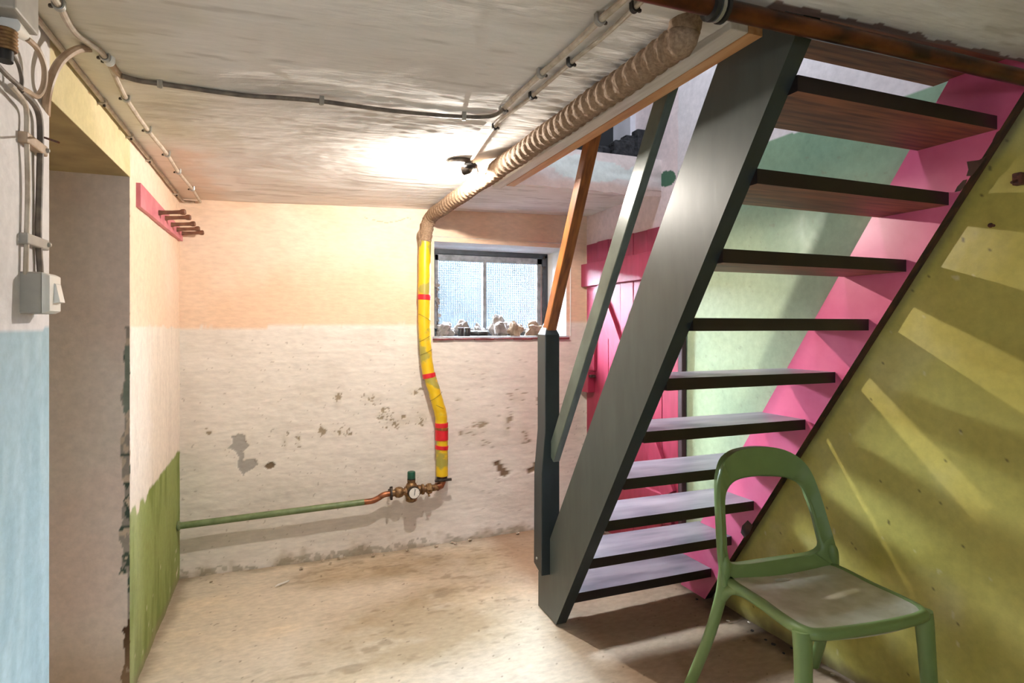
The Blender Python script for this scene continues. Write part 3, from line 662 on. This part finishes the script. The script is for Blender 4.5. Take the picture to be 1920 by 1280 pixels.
for k in range(11):
    z = .156 + .1865 * k; y = 2.152 - .1245 * k; th = .038; xa = 1.114; xb = xr(y) - .045
    m = MB(); dp = .215 if k < 10 else .30
    V8 = [(xa, y, z - th), (xb, y, z - th), (xb, y + dp, z - th), (xa, y + dp, z - th), (xa, y, z), (xb, y, z), (xb, y + dp, z), (xa, y + dp, z)]
    for mi, f in ((2, (0, 3, 2, 1)), (0, (4, 5, 6, 7)), (1, (0, 1, 5, 4)), (1, (1, 2, 6, 5)), (1, (2, 3, 7, 6)), (1, (3, 0, 4, 7))):
        m.mi = mi; m.add(V8, [f])
    o = m.build('tread', ['tread_top', 'tread_edge', 'tread_wood'], st, smooth=False); weld(o)
# newel post with chamfered head
nx0, nx1, ny0, ny1 = 1.046, 1.114, 2.292, 2.375
m = MB(); R4 = lambda e, z: [(nx0 + e, ny0 + e, z), (nx1 - e, ny0 + e, z), (nx1 - e, ny1 - e, z), (nx0 + e, ny1 - e, z)]
lv = [R4(0, .185), R4(0, 1.215), R4(.02, 1.262)]
lv[0] = [(nx0 - .018, ny0, .185), (nx1, ny0, .185), (nx1, ny1, .185), (nx0 - .018, ny1, .215)]
mid = [(nx0 - .016, ny0, .62), (nx1, ny0, .62), (nx1, ny1, .62), (nx0 - .016, ny1, .62)]; mid2 = R4(0, .80)
lv = [lv[0], mid, mid2, lv[1], lv[2]]
vs = [p for l in lv for p in l]; fs = [(0, 3, 2, 1), (16, 17, 18, 19)] + [(4 * i + j, 4 * i + (j + 1) % 4, 4 * i + 4 + (j + 1) % 4, 4 * i + 4 + j) for i in range(4) for j in range(4)]
nw = m.add(vs, fs).build('newel_post', 'newel', st, bevel=.003)
MB().lathe([(.006, 0), (.006, .003), (.003, .005)], (nx0 - .017, 2.34, .245), (-1, 0, 0), 10).build('bolt', 'chrome', nw)
ho = MB().beam((1.081, 2.326, 1.235), (1.079, 1.74, 2.33), .045, .048).build('handrail', 'handrail', st, bevel=.004); ho['label'] = 'orange-brown oiled wooden handrail'
MB().beam((1.088, 2.297, .690), (1.092, 1.30, 2.285), .030, .066).build('mid_rail', 'rail_green', st, bevel=.003)

# ------------------------------------------------------------------ pipes
# hessian wrapped heating pipe with yellow riser
hp = tag(empty('heating_pipe', (.847, 3.27, .38)), 'lagged heating pipe wrapped in hessian along the ceiling and yellow tape down the wall', 'pipe')
axis = []
for i in range(300):
    t = i / 299; axis.append(Vector((.826 - .046 * t, 1.036 + (3.20 - 1.036) * t, 1.884 - .012 * t + .002 * math.sin(t * 40))))
bend = [Vector((.780, 3.20, 1.872)), Vector((.776, 3.245, 1.862)), Vector((.764, 3.268, 1.83)), Vector((.755, 3.272, 1.78)), Vector((.748, 3.272, 1.728))]
ax2 = catmull([axis[-2]] + bend, 10)[8:]
path = catmull([(.829, 1.062, 2.0), (.829, 1.060, 1.945), (.828, 1.078, 1.905), tuple(axis[6]), tuple(axis[12])], 6)[:-6] + axis[7:] + ax2; L = 0; acc = [0]
for i in range(1, len(path)): L += (path[i] - path[i - 1]).length; acc.append(L)
def rf(i, th, r):
    w = ((acc[i] / .042 + th + .12 * math.sin(acc[i] * 9)) % 1.0)
    return r + .0055 * (1 - w) ** 1.3 - .001 + .0012 * math.sin(acc[i] * 300 + th * 25)
MB().tube(path, .0345, 26, rfun=rf).build('hessian_sleeve', 'hessian', hp, ang=70)
yp = catmull([(.748, 3.272, 1.735), (.746, 3.274, 1.55), (.745, 3.275, 1.30), (.752, 3.275, 1.12), (.766, 3.272, 1.0), (.79, 3.262, .915), (.817, 3.258, .82), (.836, 3.262, .755), (.843, 3.268, .68), (.846, 3.272, .55), (.847, 3.273, .40)], 10)
def ry(i, th, r): return r * (1 + .02 * math.sin(i * .9 + th * 6.28) + .015 * math.sin(i * 2.3 + th * 12.6))
ys = MB().tube(yp, .0345, 20, rfun=ry).build('yellow_sleeve', 'yellow', hp, ang=60)
def band(c, ax, r, h, mat, name='tape_band'):
    MB().lathe([(r, -h / 2), (r + .001, -h / 2 + .001), (r + .001, h / 2 - .001), (r, h / 2)], c, ax, 22).build(name, mat, hp)
band((.745, 3.275, 1.415), (.05, 0, 1), .0362, .030, 'red_tape')
band((.772, 3.270, .972), (-.16, .1, 1), .0365, .026, 'red_tape')
band((.843, 3.2675, .690), (0, 0, 1), .0368, .026, 'red_tape')
band((.8445, 3.269, .635), (0, 0, 1), .0366, .062, 'red_tape')
band((.8455, 3.271, .562), (.1, 0, 1), .0366, .022, 'red_tape')
band((.8435, 3.268, .668), (.1, 0, 1), .0374, .014, 'handrail', 'tape_band')
for zz, tl in ((1.19, .55), (1.10, .45), (1.30, -.6), (.86, .7), (.80, -.5)):
    c = min(yp, key=lambda p: abs(p.z - zz)); pts = []
    for k in range(9):
        an = -math.pi / 2 + (k - 4) * .33; pts.append(c + Vector((math.cos(an) * .0358, math.sin(an) * .0358, math.cos(an) * .0358 * tl)))
    MB().tube(pts, .0012, 5).build('tape_seam', 'ink', hp)
MB().tube([(.846, 3.272, .41), (.847, 3.273, .365), (.838, 3.270, .347), (.812, 3.262, .340)], .023, 14).build('pipe_elbow', 'copper', hp)
MB().lathe([(.030, 0), (.030, .02)], (.847, 3.273, .372), (0, 0, 1), 16).build('strap_clamp', 'dark_metal', hp)
MB().tube([(.80, 3.245, .381), (.895, 3.245, .381)], .008, 8).build('clamp_bolt', 'dark_metal', hp)
MB().box((.835, 3.27, .372), (.86, 3.33, .392)).build('wall_bracket', 'dark_metal', hp)
MB().tube(catmull([(.720, 3.268, 1.795), (.712, 3.262, 1.77), (.716, 3.25, 1.735), (.722, 3.26, 1.70)], 5), .006, 6).build('loose_end', 'hessian', hp)

# cold water pipe with regulator and gauge
wp = tag(empty('water_pipe', (.60, 3.27, .3)), 'thin green painted water pipe low on the back wall with copper bend and gauge', 'pipe')
PY = 3.252
MB().tube([(XL - .005, PY, .281), (.41, PY, .302)], .0165, 14).build('green_pipe', 'pipe_green', wp)
MB().lathe([(.023, 0), (.023, .006), (.018, .012)], (XL + .002, PY, .281), (1, 0, 0), 14).build('wall_collar', 'pipe_green', wp)
MB().tube(catmull([(.405, PY, .302), (.455, PY, .304), (.487, PY, .316), (.515, PY, .330), (.555, PY, .334)], 6), .0155, 14).build('copper_bend', 'copper', wp)
MB().tube([(.548, PY, .334), (.74, PY, .339), (.80, PY + .004, .340), (.828, PY + .014, .341)], .0185, 14).build('brass_tube', 'brass', wp)
MB().lathe([(.022, 0), (.036, .002), (.036, .011), (.022, .013)], (.548, PY, .334), (1, 0, .02), 6).build('strap_clamp', 'dark_metal', wp)
MB().tube([(.556, PY - .005, .300), (.556, PY - .005, .372)], .007, 8).build('clamp_bolt', 'dark_metal', wp)
MB().tube([(.556, PY, .334), (.556, 3.33, .334)], .006, 8).build('wall_bracket', 'dark_metal', wp)
MB().lathe([(.021, 0), (.027, .006), (.030, .022), (.027, .038), (.021, .046)], (.575, PY, .335), (1, 0, .02), 14).build('union_nut', 'brass', wp)
MB().lathe([(.027, 0), (.027, .020)], (.63, PY, .336), (1, 0, .02), 6).build('hex_nut', 'brass', wp)
MB().lathe([(.022, 0), (.027, .004), (.027, .016), (.021, .020), (.029, .024), (.029, .036), (.022, .040)], (.70, PY, .338), (1, 0, .02), 14).build('threaded_fitting', 'brass', wp)
MB().lathe([(.026, 0), (.030, .01), (.030, .026), (.023, .03)], (.752, PY, .339), (1, 0, .02), 8).build('union_nut', 'brass', wp)
MB().lathe([(.016, -.064), (.031, -.055), (.034, -.02), (.034, .022), (.029, .035), (.022, .045), (.023, .062)], (.667, PY, .338), (0, 0, 1), 18).build('regulator_body', 'brass', wp)
MB().lathe([(.020, 0), (.022, .003), (.022, .04), (.020, .044)], (.667, PY, .400), (0, 0, 1), 18).build('regulator_cap', 'cap_green', wp)
MB().lathe([(.0225, 0), (.0225, .012)], (.667, PY, .394), (0, 0, 1), 18).build('cap_ring', 'black', wp)
MB().tube([(.760, PY, .325), (.764, PY - .02, .302)], .006, 8).build('drain_cock', 'brass', wp)
gg = MB().lathe([(.027, 0), (.033, .003), (.033, .026), (.030, .028)], (.671, PY - .028, .338), (.05, -1, 0), 26).build('pressure_gauge', 'dark_metal', wp)
MB().lathe([(.029, 0), (.029, .0012)], (.6724, PY - .0562, .338), (.05, -1, 0), 26).build('dial', 'dial', gg)
MB().beam((.6718, PY - .0580, .326), (.6770, PY - .0580, .360), .0028, .0012, (0, 1, 0)).build('needle', 'black', gg)
for k in range(9):
    an = math.radians(-40 + 260 * k / 8); c = Vector((.6724 + .0245 * math.cos(an), PY - .0577, .338 + .0245 * math.sin(an))); d = Vector((math.cos(an), 0, math.sin(an)))
    MB().beam(c - d * .0025, c + d * .0025, .0012, .0008, (0, 1, 0)).build('dial_mark', 'black', gg)

# dark copper pipe across the head of the stairs
cp = tag(empty('copper_pipe', (1.1, .957, 1.897)), 'dark brown copper pipe crossing under the ceiling at the stair head', 'pipe')
MB().tube([(-.2, .976, 1.897), (.72, .963, 1.897), (1.24, .951, 1.897), (1.96, .940, 1.897)], .0195, 18).build('tube', 'copper_dark', cp)
MB().lathe([(.021, 0), (.029, .002), (.029, .012), (.021, .014)], (.800, .962, 1.897), (1, 0, 0), 20).build('rubber_ring', 'black', cp)
MB().lathe([(.021, 0), (.028, .001), (.028, .009), (.021, .01)], (.816, .962, 1.897), (1, 0, 0), 20).build('steel_band', 'chrome', cp)
MB().lathe([(.021, 0), (.029, .002), (.029, .010), (.021, .012)], (.828, .962, 1.897), (1, 0, 0), 20).build('rubber_ring', 'black', cp)
MB().tube([(.820, .962, 1.92), (.820, .962, 1.96)], .006, 8).build('hanger_bolt', 'dark_metal', cp)

# ------------------------------------------------------------------ ceiling lamp
lp = tag(empty('ceiling_lamp', (.69, 2.27, 1.92)), 'bare lit bulb in a dark holder on the ceiling', 'lamp')
bx, by = .700, 2.255
MB().lathe([(.030, 0), (.030, .008), (.022, .014), (.016, .016)], (bx, by, 1.897), (0, 0, -1), 20).build('ceiling_rose', 'black', lp)
MB().lathe([(.040, 0), (.052, .004), (.052, .018), (.048, .024)], (.668, 2.288, 1.897), (0, 0, 1), 28).build('base_plate', 'dark_metal', lp)
hdir = (BULB - Vector((bx, by, 1.880))).normalized()
MB().lathe([(.014, 0), (.018, .008), (.018, .034), (.015, .038)], Vector((bx, by, 1.882)) , hdir, 16).build('lamp_holder', 'dark_metal', lp)
MB().lathe([(.010, -.045), (.013, -.036), (.020, -.020), (.026, 0), (.024, .014), (.014, .024), (.003, .027)], BULB, hdir, 20).build('bulb', 'bulb', lp, ang=80)
MB().tube(catmull([(bx + .012, by - .02, 1.900), (bx + .034, by + .01, 1.872), (bx + .006, by + .05, 1.858), (bx - .02, by + .07, 1.862)], 6), .0035, 8).build('wire_guard', 'chrome', lp)
ld = bpy.data.lights.new('bulb_light', 'POINT'); ld.energy = BULB_W; ld.color = (1, .925, .83); ld.shadow_soft_size = .012
lo = bpy.data.objects.new('bulb_light', ld); COL.objects.link(lo); lo.parent = lp; lo.location = BULB - lp.location

# ------------------------------------------------------------------ cables
def cable(name, label, pts, r, mat, clips=(), clipmat='grey_plastic', up=(0, 0, 1), n=9, sm=8, cat='cable'):
    pts = [Vector(p) for p in pts]; e = tag(empty(name, pts[0]), label, cat)
    P = catmull(pts, sm); MB().tube(P, r, n).build('sheath', mat, e)
    upv = Vector(up)
    for c in clips:
        q = min(range(len(P)), key=lambda i: (P[i] - Vector(c)).length); p = P[q]; t = (P[min(q + 1, len(P) - 1)] - P[max(q - 1, 0)]).normalized(); sd = t.cross(upv).normalized()
        arc = [p + sd * (math.cos(a) * (r + .0022)) - upv * (math.sin(a) * (r + .0022)) for a in [math.pi * k / 8 for k in range(9)]]
        arc = [arc[0] + upv * (r + .006)] + arc + [arc[-1] + upv * (r + .006)]
        cl = MB()
        for off in (-.004, 0, .004): cl.tube([a + t * off for a in arc], .0026, 6)
        k = cl.build('clip', clipmat, e)
        MB().lathe([(.003, 0), (.0045, .002), (.004, .006)], arc[-2] + sd * -.004 , -upv, 8).build('nail', 'dark_metal', k)
    return e
zq = lambda p, d: Vector((p.x, p.y, zc(p.x) - d))
up_px = [(60, -60), (110, 10), (140, 60), (165, 95), (197, 107), (236, 184), (277, 244), (313, 289), (334, 322), (360, 354), (366, 371)]
up3 = [WZ(x, y, 1.876) for x, y in up_px[:3]] + [WZ(x, y, 1.876) for x, y in up_px[4:10]]
cable('ceiling_cable', 'pale cable clipped to the ceiling edge above the doorway, the outer of two', up3 + [Vector((up3[-1].x, YB - .012, 1.874))], .0065, 'cable_pale', up3[1:2] + up3[3:], 'chrome')
lw = [WX(x, y, XL + .012) for x, y in ((40, -22), (65, 15), (100, 62), (142, 116), (193, 180), (244, 244), (279, 287), (330, 358))]
lw = [Vector((p.x, p.y, min(p.z, 1.876))) for p in lw]
cable('corner_cable', 'pale cable along the corner of ceiling and left wall, the inner of two', lw + [Vector((XL + .02, YB - .018, 1.872)), Vector((-.41, YB - .014, 1.872))], .006, 'cable_pale', [lw[i] for i in (4, 5, 6, 7)], 'cable_pale', up=(-1, 0, 0))
tk = [WX(x, y, X) for x, y, X in ((86, 215, -.485), (88, 180, -.462), (97, 145, -.45), (115, 113, -.44), (145, 93, -.425), (175, 92, -.41), (194, 101, -.395))] + [WZ(204, 112, 1.876)]
cable('thick_cable', 'thick tan cable arching from the doorway up to the ceiling clips', tk + [WZ(214, 128, 1.876), WZ(230, 143, 1.876)], .0085, 'cable_tan', [WZ(204, 112, 1.876)], 'white_plastic')
dk = [WZ(x, y, 1.868 + .031 * (X + .4)) for x, y, X in ((228, 142, -.38), (260, 151, -.34), (300, 157, -.3), (450, 178, -.1), (520, 183, 0), (603, 190, .1), (720, 206, .28), (800, 214, .4), (870, 219, .52), (920, 218, .6), (945, 205, .62))]
cable('dark_cable', 'grey-brown cable crossing the ceiling from the left corner towards the lamp', dk, .0062, 'cable_dark', [dk[2], dk[5], dk[8]], 'grey_plastic')
r1 = [WZ(x, y, 1.906) for x, y in ((943, 205), (978, 172), (1015, 138), (1070, 90), (1125, 38), (1180, -10), (1260, -90))]
cable('ceiling_cable', 'pale cable run with clips beside the hessian pipe, farther from the pipe', r1, .0075, 'cable_pale', [r1[0], r1[2], r1[4]], 'grey_plastic')
r2 = [WZ(x, y, 1.908) for x, y in ((893, 292), (928, 238), (960, 210), (998, 180), (1070, 118), (1130, 70), (1190, 15), (1270, -60))]
cable('ceiling_cable', 'pale cable run to the lamp, nearer the hessian pipe', [Vector((bx - .005, by - .03, 1.908))] + r2[1:], .0055, 'cable_pale', [r2[1], r2[3], r2[4], r2[6]], 'black')

# wiring on the near left wall
XW = XL + .012
def wl(*p): return [WX(x, y, XW + dx) for x, y, dx in p]
v1 = wl((20, 160, .01), (45, 190, .008), (50, 215, 0), (50, 260, 0), (52, 350, 0), (50, 440, 0), (48, 515, 0))
cable('wall_cable', 'thin cable running down to the light switch, farther from the doorway', v1, .0045, 'cable_pale')
v2 = wl((38, 170, .008), (60, 190, .006), (73, 215, 0), (76, 260, 0), (74, 350, 0), (72, 440, 0), (76, 515, 0))
cable('wall_cable', 'thicker cable running down to the light switch, next to the doorway', v2, .0060, 'cable_dark')
lp1 = wl((50, 72, .02), (70, 92, .02), (83, 125, .02), (82, 160, .018), (70, 180, .015), (52, 172, .012), (38, 165, .01))
cable('wall_cable', 'looped cable hanging from the grey box on the left wall', lp1, .0055, 'cable_tan')
lp2 = wl((18, 95, .015), (34, 120, .015), (41, 150, .012), (38, 170, .01))
cable('wall_cable', 'short cable from the metal socket on the left wall', lp2, .0035, 'cable_dark')
lp3 = wl((-20, 105, .012), (10, 138, .012), (40, 165, .012))
cable('wall_cable', 'dark straight cable entering at the left edge', lp3, .0045, 'cable_dark')
for zlab, (ya, yb) in (('upper', ((45, 255), (84, 258))), ('lower', ((45, 445), (87, 447)))):
    p, q = WX(*ya, XW), WX(*yb, XW); e = tag(empty('pipe_strap', (XL, p.y, p.z)), zlab + ' metal strap holding the two cables above the switch', 'strap')
    MB().box((XL - .004, p.y, p.z - .012), (XL + .018, q.y, p.z + .010)).build('strap', 'cable_tan' if zlab == 'upper' else 'grey_plastic', e, bevel=.003)
    MB().lathe([(.005, 0), (.005, .003), (.003, .005)], (XL + .018, q.y - .008, p.z), (1, 0, 0), 10).build('screw', 'chrome', e)
sw = tag(empty('light_switch', (XL, 1.46, 1.31)), 'old surface-mounted white light switch on the left wall', 'switch')
s0, s1 = 1.404, 1.478
MB().box((XL - .002, s0, 1.275), (XL + .038, s1, 1.357)).build('box', 'grey_plastic', sw, bevel=.004)
cv = MB().hexa([(XL + .038, s0, 1.275), (XL + .038, s1, 1.275), (XL + .038, s1, 1.357), (XL + .038, s0, 1.357)], [(XL + .050, s0 + .006, 1.281), (XL + .050, s1 - .006, 1.281), (XL + .050, s1 - .006, 1.351), (XL + .050, s0 + .006, 1.351)]).build('cover', 'white_plastic', sw, bevel=.002)
MB().hexa([(XL + .050, 1.432, 1.297), (XL + .050, 1.462, 1.297), (XL + .050, 1.462, 1.337), (XL + .050, 1.432, 1.337)], [(XL + .060, 1.433, 1.299), (XL + .060, 1.461, 1.299), (XL + .053, 1.461, 1.335), (XL + .053, 1.433, 1.335)]).build('rocker', 'white_plastic', cv)
jb = tag(empty('junction_box', (XL, 1.36, 1.80)), 'grey junction box at the top left edge with a sloping cable entry', 'box')
MB().box((XL - .002, 1.25, 1.795), (XL + .05, 1.355, 1.90)).build('box', 'grey_plastic', jb, bevel=.004)
pa, pb = WX(18, 45, XW + .015), WX(52, 72, XW + .015); MB().tube([pa, pb], [.016, .008], 12).build('cable_gland', 'white_plastic', jb)
sk = tag(empty('metal_socket', (XL + .02, 1.36, 1.74)), 'corroded metal screw socket hanging below the junction box', 'socket')
pa, pb, pc = WX(10, 55, XW + .012), WX(10, 95, XW + .012), WX(9, 115, XW + .012)
MB().tube([pa + (pb - pa) * t for t in [k / 12 for k in range(13)]], [.016 + .002 * (k % 2) for k in range(13)], 14).build('threaded_body', 'brass', sk)
MB().tube([pb, pc], .012, 12).build('black_plug', 'black', sk)
MB().tube([WX(84, 258, XW + .012), WX(110, 267, XW + .06)], .0022, 6).build('wire', 'rust', sk).parent
# ------------------------------------------------------------------ coat rack
cr = tag(empty('coat_rack', (XL, 2.85, 1.70)), 'pink board with five brown wooden coat pegs on the left wall', 'coat rack')
MB().hexa([(XL - .004, 2.385, 1.668), (XL - .004, 3.31, 1.672), (XL - .004, 3.31, 1.728), (XL - .004, 2.385, 1.752)], [(XL + .016, 2.385, 1.668), (XL + .016, 3.31, 1.672), (XL + .016, 3.31, 1.728), (XL + .016, 2.385, 1.752)]).build('board', 'rack_pink', cr, bevel=.002)
for k, y in enumerate((2.70, 2.84, 2.98, 3.13, 3.28)):
    MB().lathe([(.011, 0), (.009, .012), (.0075, .05), (.0085, .075), (.012, .084), (.012, .094), (.008, .098)], (XL + .015, y, 1.704 + .003 * math.sin(k * 2)), (1, 0, .10), 12).build('peg', 'peg', cr)

# ------------------------------------------------------------------ chair
ch = tag(empty('chair', (1.54, 1.345, 0)), 'green moulded plastic chair with open backrest by the olive wall', 'chair')
ex = Vector((.995, -.1, 0)).normalized(); ey = Vector((.1, .995, 0)).normalized(); CO = Vector((1.54, 1.345, 0))
def cl(x, y, z): return CO + ex * x + ey * y + Vector((0, 0, z))
def closed(P, n=5):
    P = [Vector((p[0], p[1], 0)) for p in P]; k = len(P); out = []
    for i in range(k):
        p0, p1, p2, p3 = P[i - 1], P[i], P[(i + 1) % k], P[(i + 2) % k]
        for j in range(n):
            t = j / n; out.append(.5 * ((2 * p1) + (p2 - p0) * t + (2 * p0 - 5 * p1 + 4 * p2 - p3) * t * t + (3 * p1 - p0 - 3 * p2 + p3) * t ** 3))
    return out
def plate(name, outer, holes, to3, th, mat, parent, rim=None, bevel=.008):
    bm = bmesh.new(); loops = []
    for L_ in [outer] + holes:
        vs = [bm.verts.new((p[0], p[1], 0)) for p in L_]; es = [bm.edges.new((vs[i], vs[(i + 1) % len(vs)])) for i in range(len(vs))]; loops.append((vs, es))
    bmesh.ops.triangle_fill(bm, use_beauty=True, edges=[e for _, es in loops for e in es])
    ge = bmesh.ops.extrude_face_region(bm, geom=bm.faces[:])
    for v in ge['geom']:
        if isinstance(v, bmesh.types.BMVert): v.co.z = -1
    bmesh.ops.recalc_face_normals(bm, faces=bm.faces[:])
    for v in bm.verts: v.co = to3(v.co.x, v.co.y, v.co.z * th)
    es = [e for e in bm.edges if len(e.link_faces) == 2 and e.calc_face_angle(0) > .9]
    bmesh.ops.bevel(bm, geom=es, offset=bevel, segments=4, affect='EDGES', profile=.5, clamp_overlap=True)
    for f in bm.faces: f.smooth = True
    bmesh.ops.recalc_face_normals(bm, faces=bm.faces[:])
    me = bpy.data.meshes.new(name); bm.to_mesh(me); bm.free(); me.materials.append(M[mat]); me.set_sharp_from_angle(angle=math.radians(50))
    return link(name, me, parent)
SZ = .435
so = closed([(-.200, .165), (-.206, .0), (-.212, -.10), (-.205, -.165), (-.165, -.192), (0, -.202), (.165, -.192), (.205, -.165), (.212, -.10), (.206, 0), (.200, .165), (.10, .178), (-.10, .178)], 5)
hole = [(.0 - .035 + .028 * math.cos(a) , .118 + .012 * math.sin(a)) for a in [2 * math.pi * k / 20 for k in range(20)]]
so2 = [(p.x, p.y) for p in so]

def seat3(x, y, z): return cl(x, y, SZ + z - .010 * (1 - (x / .21) ** 2) * (1 if abs(x) < .21 else 0))
plate('seat', so2, [hole], seat3, .026, 'chair_seat', ch, bevel=.009)
inner_ = [(x * .0 + p[0], p[1]) for p in so2 for x in (0,)]
rimp = [cl(x, y, SZ - .013) for x, y in so2]; rimp = rimp + rimp[:2]
MB().tube(rimp, .0165, 10, caps=False).build('seat_rim', 'chair', ch, ang=80)
BT = math.radians(12); bu = Vector((0, 0, 1)) * math.cos(BT) + ey * math.sin(BT); bn = ex.cross(bu)     # bn points to the viewer side
BM_ = cl(0.0, .178, .44)
bo = [(-.235, -.03), (-.236, .061), (-.226, .16), (-.214, .262), (-.200, .314), (-.168, .361), (-.115, .387), (-.05, .396), (.026, .395), (.095, .381), (.150, .348), (.183, .298), (.203, .223), (.217, .131), (.228, .05), (.230, -.03)]
bi = [(-.192, .057), (-.186, .14), (-.178, .216), (-.165, .255), (-.131, .283), (-.078, .294), (.008, .295), (.074, .289), (.121, .275), (.150, .245), (.166, .189), (.174, .117), (.178, .064), (.166, .040), (.127, .028), (.027, .022), (-.079, .022), (-.168, .030)]
bi = [(p.x, p.y) for p in closed(bi, 3)]
bo_s = [(p.x, p.y) for p in catmull([(x, y, 0) for x, y in bo], 3)]
def back3(x, s_, z): return BM_ + ex * x + bu * s_ - bn * 0 + (bn * -z if False else bn * z) + ey * (.035 * (x / .22) ** 2 * -1 + .012)
plate('backrest', bo_s, [bi], back3, .026, 'chair', ch, bevel=.010)
def leg(pts, rad):
    P = catmull(pts, 8); n = len(P); R_ = [rad[0] + (rad[-1] - rad[0]) * i / (n - 1) for i in range(n)]; R_[:6] = [R_[6] * q for q in ((.45, .6, .74, .85, .93, .98) if rad[0] < .022 else (1,) * 6)]
    MB().tube(P, R_, 14).build('leg', 'chair', ch, ang=80)
leg([cl(-.212, -.165, .424), cl(-.214, -.172, .37), cl(-.217, -.178, .2), cl(-.222, -.185, 0)], (.027, .019))
leg([cl(.212, -.165, .424), cl(.216, -.168, .37), cl(.228, -.172, .2), cl(.240, -.178, 0)], (.027, .019))
leg([cl(-.213, .172, .50), cl(-.218, .168, .45), cl(-.226, .178, .36), cl(-.246, .222, .2), cl(-.270, .300, 0)], (.019, .018))
leg([cl(.211, .172, .50), cl(.216, .168, .45), cl(.222, .178, .36), cl(.236, .222, .2), cl(.257, .300, 0)], (.019, .018))
for sx in (-1, 1):
    MB().tube(catmull([cl(sx * .205, .02, SZ - .014), cl(sx * .207, .10, SZ - .018), cl(sx * .213, .15, SZ - .035), cl(sx * .222, .175, .37)], 6), [.014 + .0003 * k for k in range(19)], 10).build('seat_bracket', 'chair', ch, ang=80)

# ------------------------------------------------------------------ small things
hk = tag(empty('rusty_bracket', (xr(.99), .99, 1.60)), 'rusty broken bracket sticking out of the olive wall', 'bracket')
pb = WX(1912, 335, xr(.99) - .005)
MB().box((xr(.99) - .02, pb.y - .012, pb.z - .018), (xr(.99) + .01, pb.y + .012, pb.z + .016)).build('plate', 'rust', hk, bevel=.004)
MB().tube([(xr(.99) - .018, pb.y, pb.z - .006), (xr(.99) - .034, pb.y + .004, pb.z - .012)], .004, 8).build('stub', 'rust', hk)
nl = MB().lathe([(.004, 0), (.004, .02), (.007, .022), (.006, .026)], (xr(.995) + .004, WX(1865, 423, xr(1)).y, WX(1865, 423, xr(1)).z), (-1, 0, 0), 10).build('wall_nail', 'rust'); tag(nl, 'rusty nail head in the olive wall above the light strip', 'nail')
rng = random.Random(11)
def chip(name, label, x, y, s_, mat, group=None, cat='debris', sq=.35):
    bm = bmesh.new(); bmesh.ops.create_icosphere(bm, subdivisions=1, radius=s_)
    for v in bm.verts: v.co = Vector((v.co.x * (1 + .5 * rng.random()), v.co.y * (.7 + .5 * rng.random()), v.co.z * sq * (.8 + .5 * rng.random())))
    me = bpy.data.meshes.new(name); bm.to_mesh(me); bm.free(); me.materials.append(M[mat]); o = link(name, me); o.location = (x, y, .002 + s_ * sq * .5); o.rotation_euler = (0, 0, rng.random() * 6); tag(o, label, cat, group)
for k in range(16):
    chip('plaster_crumb', 'tiny plaster crumb lying along the foot of the back wall', -.40 + 1.9 * rng.random(), YB - .03 - .09 * rng.random() ** 2, .006 + .006 * rng.random(), 'chip', 'crumbs along the back wall')
for k in range(14):
    y = 1.5 + .75 * rng.random(); chip('floor_crumb', 'tiny dark crumb lying along the foot of the olive wall', xr(y) - .02 - .08 * rng.random() ** 2, y, .005 + .006 * rng.random(), 'rubble' if k % 3 else 'chip', 'crumbs along the olive wall')
fl = MB().hexa([(-.035, 3.035, .004), (.02, 3.07, .004), (.032, 3.085, .004), (-.02, 3.055, .004)], [(-.035, 3.035, .008), (.02, 3.07, .009), (.032, 3.085, .008), (-.02, 3.055, .009)]).build('paint_flake', 'white_plastic'); tag(fl, 'white sliver of paint on the beige floor', 'paint flake')
